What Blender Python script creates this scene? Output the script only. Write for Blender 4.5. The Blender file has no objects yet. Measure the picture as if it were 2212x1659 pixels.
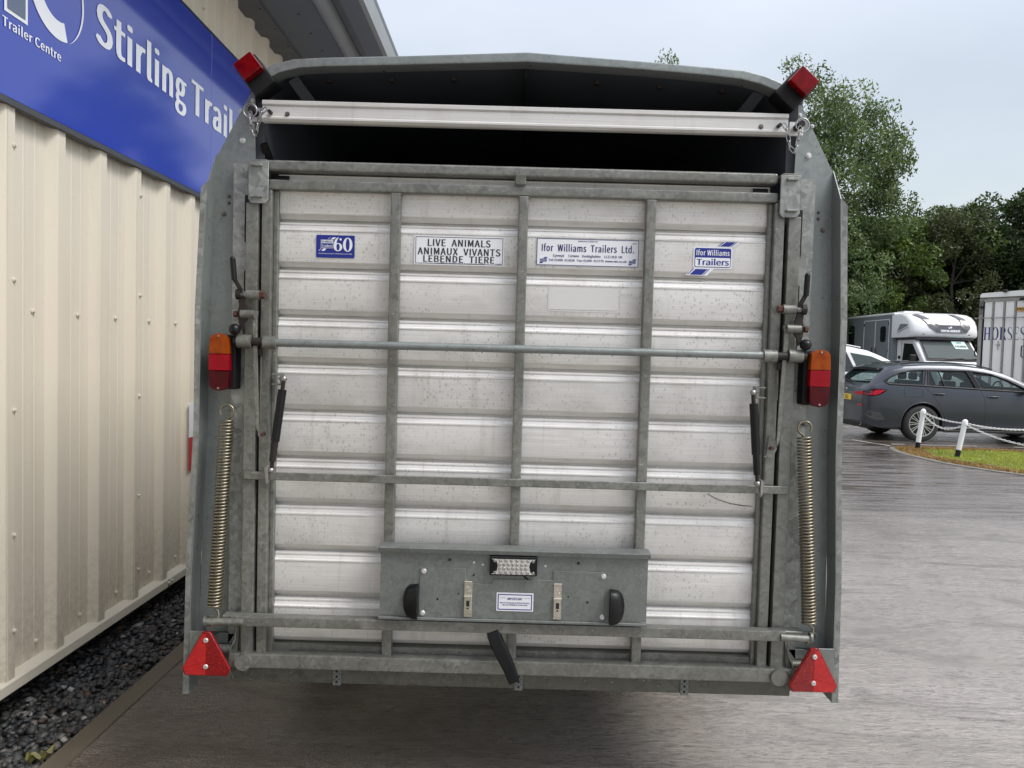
import bpy, bmesh, math, random
import numpy as np
from mathutils import Vector, Matrix, noise
R = math.radians
random.seed(7); np.random.seed(7)
S = bpy.context.scene
COL = S.collection

# ------------------------------------------------------------------ camera
cam_d = bpy.data.cameras.new("camera"); cam = bpy.data.objects.new("camera", cam_d); COL.objects.link(cam)
cam_d.sensor_fit = 'HORIZONTAL'; cam_d.sensor_width = 36.0; cam_d.lens = 36.0 * 1662 / 2212
cam_d.clip_start = 0.05; cam_d.clip_end = 900
_y = Vector((6, 69.5, -1662)).normalized(); _u = Vector((.0275, 1, 0))
_z = (_u - _u.dot(_y) * _y).normalized(); _x = _y.cross(_z)
cam.matrix_world = Matrix.Translation((0, -2.45, 1.49)) @ Matrix((_x, _y, _z)).to_4x4()
S.camera = cam

# ------------------------------------------------------------------ sky, sun, exposure
SUN_EL, SUN_AZ = R(50), R(118)          # azimuth from +Y clockwise: behind the camera, to the right
W = bpy.data.worlds.new("World"); S.world = W; W.use_nodes = True
nt = W.node_tree; N = nt.nodes; L = nt.links
for n in list(N): N.remove(n)
out = N.new('ShaderNodeOutputWorld'); add = N.new('ShaderNodeAddShader')
sky = N.new('ShaderNodeTexSky'); sky.sky_type = 'NISHITA'; sky.sun_disc = False
sky.sun_elevation = SUN_EL; sky.sun_rotation = SUN_AZ; sky.altitude = 50; sky.air_density = 1.2; sky.dust_density = 2.0
bg1 = N.new('ShaderNodeBackground'); bg1.inputs[1].default_value = 0.05
L.new(sky.outputs[0], bg1.inputs[0])
tc = N.new('ShaderNodeTexCoord'); sep = N.new('ShaderNodeSeparateXYZ'); L.new(tc.outputs['Generated'], sep.inputs[0])
mr = N.new('ShaderNodeMapRange'); mr.inputs[1].default_value = 0.0; mr.inputs[2].default_value = 1.0
mr.inputs[3].default_value = 0.0; mr.inputs[4].default_value = 1.0; L.new(sep.outputs[2], mr.inputs[0])
ramp = N.new('ShaderNodeValToRGB'); L.new(mr.outputs[0], ramp.inputs[0])
e = ramp.color_ramp.elements; e[0].position = 0.0; e[0].color = (.21, .20, .175, 1)
e[1].position = 1.0; e[1].color = (.88, .88, .91, 1)
m1 = ramp.color_ramp.elements.new(.30); m1.color = (.265, .262, .252, 1)
m2 = ramp.color_ramp.elements.new(.55); m2.color = (.44, .445, .47, 1)
ns = N.new('ShaderNodeTexNoise'); ns.inputs['Scale'].default_value = 2.2; ns.inputs['Detail'].default_value = 4
mp = N.new('ShaderNodeMapping'); mp.inputs['Scale'].default_value = (1, 1, 2.2); L.new(tc.outputs['Generated'], mp.inputs[0]); L.new(mp.outputs[0], ns.inputs[0])
cr = N.new('ShaderNodeMapRange'); cr.inputs[1].default_value = .35; cr.inputs[2].default_value = .65; cr.inputs[3].default_value = .88; cr.inputs[4].default_value = 1.07
L.new(ns.outputs[0], cr.inputs[0])
vm = N.new('ShaderNodeVectorMath'); vm.operation = 'SCALE'; L.new(ramp.outputs[0], vm.inputs[0]); L.new(cr.outputs[0], vm.inputs['Scale'])
bg2 = N.new('ShaderNodeBackground'); bg2.inputs[1].default_value = 1.0; L.new(vm.outputs[0], bg2.inputs[0])
L.new(bg1.outputs[0], add.inputs[0]); L.new(bg2.outputs[0], add.inputs[1]); L.new(add.outputs[0], out.inputs[0])
sd = bpy.data.lights.new("sun", 'SUN'); sd.energy = 1.5; sd.angle = R(26); sd.color = (1, .97, .92)
sun = bpy.data.objects.new("sun", sd); COL.objects.link(sun)
_d = Vector((math.sin(SUN_AZ) * math.cos(SUN_EL), math.cos(SUN_AZ) * math.cos(SUN_EL), math.sin(SUN_EL)))
sun.rotation_euler = _d.to_track_quat('Z', 'Y').to_euler()
vs = S.view_settings; vs.view_transform = 'Standard'; vs.look = 'None'; vs.gamma = 1; vs.exposure = .9; vs.use_curve_mapping = False

# ------------------------------------------------------------------ materials
def _base(name):
    m = bpy.data.materials.new(name); m.use_nodes = True
    b = m.node_tree.nodes['Principled BSDF']; return m, m.node_tree.nodes, m.node_tree.links, b
def _set(b, col=None, rough=None, metal=None, coat=None, spec=None, coat_r=None):
    if col is not None: b.inputs['Base Color'].default_value = (*col, 1)
    if rough is not None: b.inputs['Roughness'].default_value = rough
    if metal is not None: b.inputs['Metallic'].default_value = metal
    if coat is not None: b.inputs['Coat Weight'].default_value = coat
    if coat_r is not None: b.inputs['Coat Roughness'].default_value = coat_r
    if spec is not None: b.inputs['Specular IOR Level'].default_value = spec
def coords(N_, L_, scale=(1, 1, 1), kind='Object', rot=(0, 0, 0)):
    t = N_.new('ShaderNodeTexCoord'); m = N_.new('ShaderNodeMapping'); m.inputs['Scale'].default_value = scale
    m.inputs['Rotation'].default_value = rot
    L_.new(t.outputs[kind], m.inputs[0]); return m.outputs[0]
def nz(N_, L_, vec, scale, detail=3, rough=.5, dist=0):
    n = N_.new('ShaderNodeTexNoise'); n.inputs['Scale'].default_value = scale; n.inputs['Detail'].default_value = detail
    n.inputs['Roughness'].default_value = rough; n.inputs['Distortion'].default_value = dist
    L_.new(vec, n.inputs['Vector']); return n.outputs[0]
def rng(N_, L_, val, a, b, c, d, clamp=True):
    n = N_.new('ShaderNodeMapRange'); n.clamp = clamp
    for i, x in zip((1, 2, 3, 4), (a, b, c, d)): n.inputs[i].default_value = x
    L_.new(val, n.inputs[0]); return n.outputs[0]
def mixc(N_, L_, fac, a, b, mode='MIX'):
    n = N_.new('ShaderNodeMix'); n.data_type = 'RGBA'; n.blend_type = mode
    if isinstance(fac, (int, float)): n.inputs[0].default_value = fac
    else: L_.new(fac, n.inputs[0])
    for i, x in ((6, a), (7, b)):
        if isinstance(x, tuple): n.inputs[i].default_value = (*x, 1)
        else: L_.new(x, n.inputs[i])
    return n.outputs[2]
def bump(N_, L_, b, h, strength, dist=.01):
    n = N_.new('ShaderNodeBump'); n.inputs['Strength'].default_value = strength; n.inputs['Distance'].default_value = dist
    L_.new(h, n.inputs['Height']); L_.new(n.outputs[0], b.inputs['Normal'])
def math_(N_, L_, op, a, b):
    n = N_.new('ShaderNodeMath'); n.operation = op
    for i, x in ((0, a), (1, b)):
        if isinstance(x, (int, float)): n.inputs[i].default_value = x
        else: L_.new(x, n.inputs[i])
    return n.outputs[0]

def plain(name, col, rough=.5, metal=0, coat=0, var=.12, vs_=6, spec=.5, bmp=0, bs=200):
    m, N_, L_, b = _base(name); _set(b, col, rough, metal, coat, spec)
    v = coords(N_, L_)
    n = nz(N_, L_, v, vs_, 5, .6)
    lo = tuple(c * (1 - var) for c in col); hi = tuple(min(1, c * (1 + var)) for c in col)
    L_.new(mixc(N_, L_, n, lo, hi), b.inputs['Base Color'])
    L_.new(rng(N_, L_, n, .3, .7, max(.02, rough - .06), min(1, rough + .08)), b.inputs['Roughness'])
    if bmp: bump(N_, L_, b, nz(N_, L_, v, bs, 3), bmp, .002)
    return m

def galvanised(name, col, scale=45, metal=.5, rough=.42, contrast=.45, grime=.4, speck=.45):
    m, N_, L_, b = _base(name); _set(b, col, rough, metal)
    v = coords(N_, L_)
    n0 = N_.new('ShaderNodeTexNoise'); n0.inputs['Scale'].default_value = 18; L_.new(v, n0.inputs['Vector'])
    va = N_.new('ShaderNodeVectorMath'); va.operation = 'MULTIPLY_ADD'; va.inputs[1].default_value = (.05, .05, .05)
    L_.new(n0.outputs['Color'], va.inputs[0]); L_.new(v, va.inputs[2])
    vo = N_.new('ShaderNodeTexVoronoi'); vo.inputs['Scale'].default_value = scale; L_.new(va.outputs[0], vo.inputs['Vector'])
    vo2 = N_.new('ShaderNodeTexVoronoi'); vo2.inputs['Scale'].default_value = scale * .37; L_.new(va.outputs[0], vo2.inputs['Vector'])
    s1 = N_.new('ShaderNodeSeparateColor'); L_.new(vo.outputs['Color'], s1.inputs[0])
    s2 = N_.new('ShaderNodeSeparateColor'); L_.new(vo2.outputs['Color'], s2.inputs[0])
    val = math_(N_, L_, 'ADD', math_(N_, L_, 'MULTIPLY', s1.outputs[0], .6), math_(N_, L_, 'MULTIPLY', s2.outputs[0], .4))
    lo = tuple(c * (1 - contrast) for c in col); hi = tuple(min(1, c * (1 + contrast)) for c in col)
    c1 = mixc(N_, L_, val, lo, hi)
    g = rng(N_, L_, nz(N_, L_, coords(N_, L_, (1, 1, .35)), 5, 6, .65), .42, .72, 0, grime)
    c2 = mixc(N_, L_, g, c1, (.10, .095, .08))
    sp = rng(N_, L_, nz(N_, L_, v, 90, 3, .6), .66, .72, 0, speck)
    c3 = mixc(N_, L_, sp, c2, (.62, .63, .62))
    L_.new(c3, b.inputs['Base Color'])
    L_.new(rng(N_, L_, val, 0, 1, rough - .12, rough + .14), b.inputs['Roughness'])
    bump(N_, L_, b, nz(N_, L_, v, 60, 4), .12, .004)
    return m

def aluminium(name, col=(.73, .722, .705), spots=True):
    m, N_, L_, b = _base(name); _set(b, col, .38, .15)
    st = nz(N_, L_, coords(N_, L_, (1.5, 1, 140), 'Object'), 2.2, 5, .65)
    blot = nz(N_, L_, coords(N_, L_, (1, 1, 1.6)), 4.5, 6, .6)
    c1 = mixc(N_, L_, rng(N_, L_, st, .3, .7, 0, 1), tuple(c * .86 for c in col), tuple(min(1, c * 1.1) for c in col))
    c2 = mixc(N_, L_, rng(N_, L_, blot, .48, .75, 0, .6), c1, (.40, .38, .345))
    drip = rng(N_, L_, nz(N_, L_, coords(N_, L_, (16, 1, 1.1)), 1.0, 5, .7), .56, .74, 0, .42)
    c2 = mixc(N_, L_, drip, c2, (.36, .335, .30))
    smudge = rng(N_, L_, nz(N_, L_, coords(N_, L_), 1.3, 6, .7, .8), .50, .70, 0, .35)
    c2 = mixc(N_, L_, smudge, c2, (.46, .45, .43))
    if spots:
        v = coords(N_, L_, (1, 1, .7)); vo = N_.new('ShaderNodeTexVoronoi'); vo.inputs['Scale'].default_value = 105; L_.new(v, vo.inputs['Vector'])
        gate = rng(N_, L_, nz(N_, L_, v, 2.1, 3), .34, .58, 0, 1)
        sep_ = N_.new('ShaderNodeSeparateColor'); L_.new(vo.outputs['Color'], sep_.inputs[0])
        rad = math_(N_, L_, 'MULTIPLY', sep_.outputs[0], .42)
        dot = math_(N_, L_, 'LESS_THAN', vo.outputs['Distance'], rad)
        pick = math_(N_, L_, 'GREATER_THAN', sep_.outputs[1], .35)
        f = math_(N_, L_, 'MULTIPLY', math_(N_, L_, 'MULTIPLY', dot, gate), math_(N_, L_, 'MULTIPLY', pick, .30))
        c2 = mixc(N_, L_, f, c2, (.17, .15, .13))
    L_.new(c2, b.inputs['Base Color'])
    L_.new(rng(N_, L_, blot, .3, .7, .26, .46), b.inputs['Roughness'])
    bump(N_, L_, b, st, .05, .002)
    return m

def attr_mat(name, rough=.6, transl=0, spec=.5, coat=0, attr='Col'):
    m, N_, L_, b = _base(name); _set(b, None, rough, 0, coat, spec)
    a = N_.new('ShaderNodeAttribute'); a.attribute_name = attr
    L_.new(a.outputs['Color'], b.inputs['Base Color'])
    if transl:
        t = N_.new('ShaderNodeBsdfTranslucent'); mx = N_.new('ShaderNodeMixShader'); mx.inputs[0].default_value = transl
        L_.new(mixc(N_, L_, 1.0, a.outputs['Color'], (1.3, 1.5, .7), 'MULTIPLY'), t.inputs[0])
        L_.new(b.outputs[0], mx.inputs[1]); L_.new(t.outputs[0], mx.inputs[2])
        L_.new(mx.outputs[0], m.node_tree.nodes['Material Output'].inputs[0])
    return m

def glass(name, tint=(.55, .65, .66), alpha=.55, rough=.03):
    m, N_, L_, b = _base(name); _set(b, (.03, .04, .045), rough, 0, 0, .8)
    t = N_.new('ShaderNodeBsdfTransparent'); t.inputs[0].default_value = (*tint, 1)
    mx = N_.new('ShaderNodeMixShader'); mx.inputs[0].default_value = alpha
    L_.new(t.outputs[0], mx.inputs[1]); L_.new(b.outputs[0], mx.inputs[2]); L_.new(mx.outputs[0], m.node_tree.nodes['Material Output'].inputs[0])
    return m

def lens(name, col, rough=.12, ridge=0, deep=(.08, .0, .0), axis='X'):
    m, N_, L_, b = _base(name); _set(b, col, rough, 0, .0, .22, .05)
    v = coords(N_, L_)
    n = nz(N_, L_, v, 28, 2)
    L_.new(mixc(N_, L_, rng(N_, L_, n, .35, .7, 0, .75), col, deep), b.inputs['Base Color'])
    if ridge:
        w = N_.new('ShaderNodeTexWave'); w.wave_type = 'BANDS'; w.bands_direction = axis; w.inputs['Scale'].default_value = ridge
        L_.new(v, w.inputs['Vector']); bump(N_, L_, b, w.outputs[0], .12, .002)
    return m

M = {}
M['galv'] = galvanised('galvanised_steel_tube', (.192, .196, .178), 95, .4, .42, .30, .5)
M['galv_dark'] = galvanised('galvanised_beam', (.115, .117, .10), 80, .4, .5, .32, .7)
M['galv_spangle'] = galvanised('spangled_galvanised', (.27, .282, .268), 70, .5, .4, .36, .35)
M['galv_sheet'] = galvanised('galvanised_sheet', (.225, .248, .242), 120, .4, .38, .12, .3, 0)
M['plate_sheet'] = galvanised('number_plate_sheet', (.185, .202, .194), 160, .45, .46, .18, .3, .15)
M['alu'] = aluminium('aluminium_plank')
M['alu_grimy'] = aluminium('grimy_aluminium_ledge', (.64, .625, .60), False)
M['alu_bar'] = aluminium('aluminium_rail', (.60, .59, .57), False)
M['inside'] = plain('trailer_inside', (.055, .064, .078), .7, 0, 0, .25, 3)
M['black'] = plain('black_plastic', (.003, .0035, .0045), .38, 0, 0, .3, 30, .32, .15, 300)
M['rubber'] = plain('rubber', (.0045, .0045, .005), .6, 0, 0, .3, 20, .3)
M['rust'] = plain('rusty_iron', (.018, .012, .010), .6, .2, 0, .5, 60, .5, .4, 200)
M['rust_red'] = plain('rusty_bolt', (.085, .035, .025), .6, .3, 0, .5, 90, .5, .4, 200)
M['zinc'] = plain('zinc_plated_wire', (.235, .21, .155), .34, .85, 0, .3, 40)
M['bright'] = plain('bright_steel', (.34, .335, .33), .34, .9, 0, .15, 30)
M['rivet'] = plain('rivet_head', (.62, .62, .62), .35, .5, 0, .2, 50)
M['dark_bolt'] = plain('weathered_bolt', (.16, .14, .13), .45, .6, 0, .4, 80)
M['red'] = lens('red_reflector', (.46, .004, .004), .18, 0, (.34, .0, .004))
M['red_dark'] = lens('red_reflector_facet', (.17, .001, .003), .18, 0, (.20, .0, .003))
M['red_lens'] = lens('red_lens', (.27, .0008, .009), .14, 170, (.20, .0, .006), 'Z')
M['dark_red_lens'] = lens('dark_red_lens', (.04, .0, .002), .14, 170, (.09, .0, .005), 'Z')
M['amber_lens'] = lens('amber_lens', (.31, .055, .0008), .14, 170, (.12, .016, .0005), 'Z')
M['marker_red'] = lens('marker_lens', (.19, .001, .003), .12, 0, (.05, .0, .002))
def sparkle(key, amt):
    m = M[key]; N_, L_ = m.node_tree.nodes, m.node_tree.links; b = N_['Principled BSDF']
    vo = N_.new('ShaderNodeTexVoronoi'); vo.inputs['Scale'].default_value = 520; L_.new(coords(N_, L_), vo.inputs['Vector'])
    bump(N_, L_, b, vo.outputs['Distance'], amt, .002); b.inputs['Specular IOR Level'].default_value = .6
    src = b.inputs['Base Color'].links[0].from_socket; sp = N_.new('ShaderNodeSeparateColor'); L_.new(vo.outputs['Color'], sp.inputs[0])
    L_.new(mixc(N_, L_, rng(N_, L_, sp.outputs[0], .80, .97, 0, .45), src, (.80, .04, .03)), b.inputs['Base Color'])
sparkle('red', .5); sparkle('red_dark', .25)
M['cream'] = None
M['white_print'] = plain('white_vinyl', (.72, .74, .78), .35, 0, 0, .03, 5)
M['blue_print'] = plain('blue_print', (.008, .018, .22), .35, 0, 0, .08, 5)
M['navy_print'] = plain('navy_print', (.015, .018, .13), .4, 0, 0, .08, 5)
M['black_print'] = plain('black_print', (.02, .02, .03), .45, 0, 0, .05, 5)
M['ghost'] = plain('sticker_residue', (.60, .595, .585), .6, .2, 0, .06, 80)
M['led'] = plain('lamp_reflector', (.75, .75, .72), .15, .8, 0, .25, 160, .5, .6, 160)
M['clip'] = plain('steel_clip', (.60, .56, .48), .25, .9, 0, .12, 30)
M['hole'] = plain('dark_hole', (.01, .01, .012), .8, 0, 0, .1, 5)

# cream cladding: plain colour with faint dirt
def cladding():
    m, N_, L_, b = _base('cream_coated_steel'); _set(b, (.66, .60, .50), .36, 0, .1)
    d = nz(N_, L_, coords(N_, L_, (1, 1, .25)), 6, 6, .62)
    fine = nz(N_, L_, coords(N_, L_), 70, 3, .6)
    c = mixc(N_, L_, rng(N_, L_, d, .5, .8, 0, .16), (.665, .615, .515), (.46, .42, .35))
    c = mixc(N_, L_, rng(N_, L_, fine, .68, .74, 0, .35), c, (.30, .27, .22))
    t = N_.new('ShaderNodeTexCoord'); sz = N_.new('ShaderNodeSeparateXYZ'); L_.new(t.outputs['Object'], sz.inputs[0])
    spl = math_(N_, L_, 'MULTIPLY', rng(N_, L_, sz.outputs[2], .12, .75, .8, 0), rng(N_, L_, nz(N_, L_, coords(N_, L_), 34, 5, .7), .40, .66, .15, 1))
    c = mixc(N_, L_, spl, c, (.40, .355, .28))
    run = rng(N_, L_, nz(N_, L_, coords(N_, L_, (1, 26, .5)), 1.0, 5, .7), .58, .76, 0, .30)
    c = mixc(N_, L_, run, c, (.46, .42, .34))
    L_.new(c, b.inputs['Base Color'])
    bump(N_, L_, b, nz(N_, L_, coords(N_, L_, (1, 1, .3)), 8, 2), .12, .01)
    return m
M['cream'] = cladding()
M['trim_cream'] = plain('cream_flashing', (.64, .60, .51), .4, 0, 0, .1, 8)
M['grey_trim'] = plain('dark_grey_trim', (.055, .06, .068), .4, 0, 0, .15, 8)
M['soffit'] = plain('grey_soffit', (.10, .115, .12), .5, 0, 0, .15, 5)
M['gutter'] = plain('grey_gutter', (.20, .215, .22), .35, 0, 0, .12, 5)
M['sign_blue'] = plain('blue_sign_face', (.002, .030, .40), .4, 0, 0, .04, 3)
_b = M['sign_blue'].node_tree.nodes['Principled BSDF']; _b.inputs['Coat Weight'].default_value = 1; _b.inputs['Coat Roughness'].default_value = .07; _b.inputs['Coat IOR'].default_value = 1.65
M['sign_white'] = plain('white_sign_letter', (.84, .87, .92), .35, 0, 0, .03, 5)
M['sign_grey'] = plain('grey_sign_letter', (.13, .17, .25), .35, 0, 0, .05, 5)
M['base_wall'] = plain('concrete_base', (.05, .048, .045), .8, 0, 0, .3, 6)

def concrete_ground():
    m, N_, L_, b = _base('wet_brushed_concrete'); _set(b, (.2, .18, .16), .3)
    big = nz(N_, L_, coords(N_, L_, (1, 1.6, 1)), .55, 5, .6)
    band = nz(N_, L_, coords(N_, L_, (.8, 6.5, 1), 'Object', (0, 0, R(2))), 1.0, 5, .62)
    fine = nz(N_, L_, coords(N_, L_, (20, 92, 1), 'Object', (0, 0, R(1.5))), 1.0, 5, .7, 1.2)
    grit = nz(N_, L_, coords(N_, L_), 130, 3, .7)
    t = N_.new('ShaderNodeTexCoord'); sx = N_.new('ShaderNodeSeparateXYZ'); L_.new(t.outputs['Object'], sx.inputs[0])
    # the yard dips toward the island, so water lies there
    yy = math_(N_, L_, 'ADD', sx.outputs[1], rng(N_, L_, big, .3, .7, -1.6, 1.6))
    pool = rng(N_, L_, yy, 3.2, 6.8, 0, 1)
    patch = rng(N_, L_, nz(N_, L_, coords(N_, L_, (1.5, 3.2, 1), 'Object', (0, 0, R(-6))), 1.0, 8, .74, .9), .50, .62, 0, 1)
    c = mixc(N_, L_, rng(N_, L_, big, .35, .65, 0, 1), (.225, .193, .163), (.355, .315, .275))
    damp_shade = rng(N_, L_, math_(N_, L_, 'ADD', sx.outputs[0], rng(N_, L_, band, .3, .7, -.35, .35)), -1.0, 1.0, .95, 0)  # damp by the wall, plus trailer shade painted into the colour
    c = mixc(N_, L_, damp_shade, c, (.042, .031, .020))
    c = mixc(N_, L_, rng(N_, L_, band, .53, .66, 0, .85), c, (.10, .075, .05))
    c = mixc(N_, L_, rng(N_, L_, grit, .35, .65, 0, .5), c, (.46, .412, .365))
    c = mixc(N_, L_, rng(N_, L_, fine, .50, .60, 0, .72), c, (.06, .05, .043))
    c = mixc(N_, L_, math_(N_, L_, 'MULTIPLY', pool, .70), c, (.070, .052, .040))
    c = mixc(N_, L_, math_(N_, L_, 'MULTIPLY', patch, .55), c, (.075, .055, .04))
    pit = rng(N_, L_, nz(N_, L_, coords(N_, L_), 23, 2, .5), .775, .785, 0, .8)
    c = mixc(N_, L_, pit, c, (.02, .018, .016))
    L_.new(c, b.inputs['Base Color'])
    # film of water: smooth and mirror-like where it stands, rougher on the ridges
    film = math_(N_, L_, 'MULTIPLY', rng(N_, L_, band, .42, .62, 1, 0), math_(N_, L_, 'MAXIMUM', rng(N_, L_, big, .4, .6, .15, .6), pool))
    L_.new(rng(N_, L_, film, 0, 1, .34, .055), b.inputs['Roughness'])
    _set(b, spec=1.0, coat=1.0); b.inputs['Coat IOR'].default_value = 1.7
    L_.new(rng(N_, L_, film, 0, 1, .30, .05), b.inputs['Coat Roughness']); L_.new(rng(N_, L_, damp_shade, 0, .95, 1, .12), b.inputs['Coat Weight']); L_.new(rng(N_, L_, damp_shade, 0, .95, 1, .35), b.inputs['Specular IOR Level'])
    h = math_(N_, L_, 'ADD', math_(N_, L_, 'MULTIPLY', fine, 1.0), math_(N_, L_, 'MULTIPLY', grit, .35))
    h2 = math_(N_, L_, 'MULTIPLY', h, rng(N_, L_, film, 0, 1, 1, .12))
    bump(N_, L_, b, h2, .8, .012)
    L_.new(b.inputs['Normal'].links[0].from_socket, b.inputs['Coat Normal'])
    return m
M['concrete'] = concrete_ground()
M['kerb'] = plain('smooth_wet_concrete', (.098, .082, .058), .42, 0, 0, .3, 9, .5, .3, 90)
M['island_kerb'] = plain('pale_kerb_concrete', (.19, .175, .155), .4, 0, 0, .3, 9, .5, .3, 90)
M['tarmac'] = plain('wet_yard', (.07, .062, .055), .22, 0, 0, .35, 1.2, .5, .2, 60)
M['line'] = plain('worn_white_paint', (.42, .40, .37), .4, 0, 0, .3, 8)
M['earth'] = plain('earth', (.06, .055, .04), .9, 0, 0, .3, 2)
M['stone'] = attr_mat('wet_gravel', .5, 0, .4)
M['grass'] = attr_mat('grass_blades', .55, .3)
M['turf'] = plain('turf_soil', (.10, .13, .03), .9, 0, 0, .3, 6)
M['leaf'] = attr_mat('leaves', .5, .28, .35)
M['bark'] = plain('bark', (.05, .042, .034), .85, 0, 0, .35, 12)
M['bollard'] = plain('white_painted_post', (.72, .73, .74), .3, 0, .3, .06, 12)
M['chain_white'] = plain('white_plastic_chain', (.68, .68, .68), .35, 0, 0, .05, 10)

# ------------------------------------------------------------------ mesh builder
ORG = {}
def tag(o, label=None, cat=None, group=None, kind=None):
    if label: o['label'] = label
    if cat: o['category'] = cat
    if group: o['group'] = group
    if kind: o['kind'] = kind
    return o
def empty(name, loc=(0, 0, 0), rz=0, label=None, cat=None, group=None, local=False):
    o = bpy.data.objects.new(name, None); COL.objects.link(o); o.location = loc; o.rotation_euler = (0, 0, rz)
    o.empty_display_size = .1
    ORG[o.name] = Vector((0, 0, 0)) if local else Vector(loc)
    return tag(o, label, cat, group)

class MB:
    def __init__(s): s.v = []; s.f = []; s.mi = []; s.cur = 0
    def add(s, vs_, fs):
        n = len(s.v); s.v.extend([tuple(v) for v in vs_])
        for f in fs: s.f.append(tuple(i + n for i in f)); s.mi.append(s.cur)
        return s
    def box(s, x0, x1, y0, y1, z0, z1):
        if x0 > x1: x0, x1 = x1, x0
        if y0 > y1: y0, y1 = y1, y0
        if z0 > z1: z0, z1 = z1, z0
        v = [(x, y, z) for x in (x0, x1) for y in (y0, y1) for z in (z0, z1)]
        return s.add(v, [(0, 1, 3, 2), (4, 6, 7, 5), (0, 4, 5, 1), (2, 3, 7, 6), (0, 2, 6, 4), (1, 5, 7, 3)])
    def bar(s, p0, p1, w, d, up=(0, -1, 0)):
        """rectangular bar from p0 to p1, w across, d deep along `up`"""
        p0 = Vector(p0); p1 = Vector(p1); t = (p1 - p0).normalized(); u = Vector(up); u = (u - u.dot(t) * t).normalized(); r = t.cross(u)
        v = []
        for p in (p0, p1):
            for a, b_ in ((-1, -1), (1, -1), (1, 1), (-1, 1)): v.append(p + r * a * w / 2 + u * b_ * d / 2)
        return s.add(v, [(0, 3, 2, 1), (4, 5, 6, 7), (0, 1, 5, 4), (1, 2, 6, 5), (2, 3, 7, 6), (3, 0, 4, 7)])
    def prism(s, poly, a0, a1, axis='y'):
        """closed polygon given in the two other axes, extruded along axis"""
        n = len(poly); v = []
        for a in (a0, a1):
            for p in poly:
                v.append((p[0], a, p[1]) if axis == 'y' else (a, p[0], p[1]) if axis == 'x' else (p[0], p[1], a))
        fs = [tuple(range(n)), tuple(range(2 * n - 1, n - 1, -1))] + [(i, i + n, (i + 1) % n + n, (i + 1) % n) for i in range(n)]
        return s.add(v, fs)
    def strip(s, line, a0, a1, axis='x'):
        n = len(line); v = []
        for a in (a0, a1):
            for p in line: v.append((a, p[0], p[1]) if axis == 'x' else (p[0], a, p[1]) if axis == 'y' else (p[0], p[1], a))
        return s.add(v, [(i, i + 1, i + 1 + n, i + n) for i in range(n - 1)])
    def cyl(s, p0, p1, r0, r1=None, n=14, caps=True):
        r1 = r0 if r1 is None else r1; return s.tube([p0, p1], [r0, r1], n, caps)
    def tube(s, path, r, n=10, caps=True, closed=False):
        P = [Vector(p) for p in path]; m = len(P); rr = r if isinstance(r, (list, tuple)) else [r] * m
        v = []; prev = None
        for i, p in enumerate(P):
            if closed: t = (P[(i + 1) % m] - P[i - 1])
            else: t = P[min(i + 1, m - 1)] - P[max(i - 1, 0)]
            t = t.normalized() if t.length > 1e-9 else Vector((0, 0, 1))
            if prev is None:
                a = Vector((0, 0, 1)) if abs(t.z) < .9 else Vector((1, 0, 0)); u = (a - a.dot(t) * t).normalized()
            else:
                u = prev - prev.dot(t) * t
                u = u.normalized() if u.length > 1e-6 else Vector((1, 0, 0))
            prev = u; w = t.cross(u)
            for k in range(n):
                a = 2 * math.pi * k / n; v.append(p + (u * math.cos(a) + w * math.sin(a)) * rr[i])
        fs = []
        for i in range(m if closed else m - 1):
            j = (i + 1) % m
            for k in range(n): fs.append((i * n + k, i * n + (k + 1) % n, j * n + (k + 1) % n, j * n + k))
        if caps and not closed: fs.append(tuple(range(n - 1, -1, -1))); fs.append(tuple(range((m - 1) * n, m * n)))
        return s.add(v, fs)
    def ball(s, c, r, n=12, sc=(1, 1, 1)):
        v = []; fs = []; h = n // 2 + 1
        for i in range(h + 1):
            ph = math.pi * i / h
            for k in range(n):
                a = 2 * math.pi * k / n
                v.append((c[0] + r * sc[0] * math.sin(ph) * math.cos(a), c[1] + r * sc[1] * math.sin(ph) * math.sin(a), c[2] + r * sc[2] * math.cos(ph)))
        for i in range(h):
            for k in range(n): fs.append((i * n + k, (i + 1) * n + k, (i + 1) * n + (k + 1) % n, i * n + (k + 1) % n))
        return s.add(v, fs)
    def torus(s, c, R_, r, axis='y', n=20, m=8, sz=1.0):
        path = []
        for k in range(n):
            a = 2 * math.pi * k / n; q = (R_ * math.cos(a), R_ * sz * math.sin(a))
            path.append((c[0] + q[0], c[1], c[2] + q[1]) if axis == 'y' else (c[0], c[1] + q[0], c[2] + q[1]) if axis == 'x' else (c[0] + q[0], c[1] + q[1], c[2]))
        return s.tube(path, r, m, closed=True)
    def disc(s, c, r, y=-1, n=12):
        return s.add([(c[0] + r * math.cos(2 * math.pi * k / n), c[1], c[2] + r * math.sin(2 * math.pi * k / n)) for k in range(n)], [tuple(range(n))])
    def flat(s, pts): return s.add(pts, [tuple(range(len(pts)))])
    def text(s, body, o, r, u, h, width=None, bold=0.0, align='L', shear=0, sp=1.0):
        """flat lettering: o origin at the baseline, r/u unit vectors, h capital height, fitted to width"""
        V, F = text_mesh(body, 0, shear, sp)
        if not V: return s
        xs = [p[0] for p in V]; x0, x1 = min(xs), max(xs); k = h / max(p[1] for p in text_mesh('H')[0]); kx = k if width is None else width / (x1 - x0)
        off = {'L': -x0, 'C': -(x0 + x1) / 2, 'R': -x1}[align]
        o = Vector(o); r = Vector(r); u = Vector(u); nrm = r.cross(u).normalized()
        sh = [(0, 0)] if bold < .004 else [(-bold, 0), (bold, 0), (0, 0)] if bold < .03 else [(-bold, -bold * .35), (bold, -bold * .35), (-bold, bold * .35), (bold, bold * .35), (-bold * .3, 0), (bold * .3, 0)]
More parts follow.
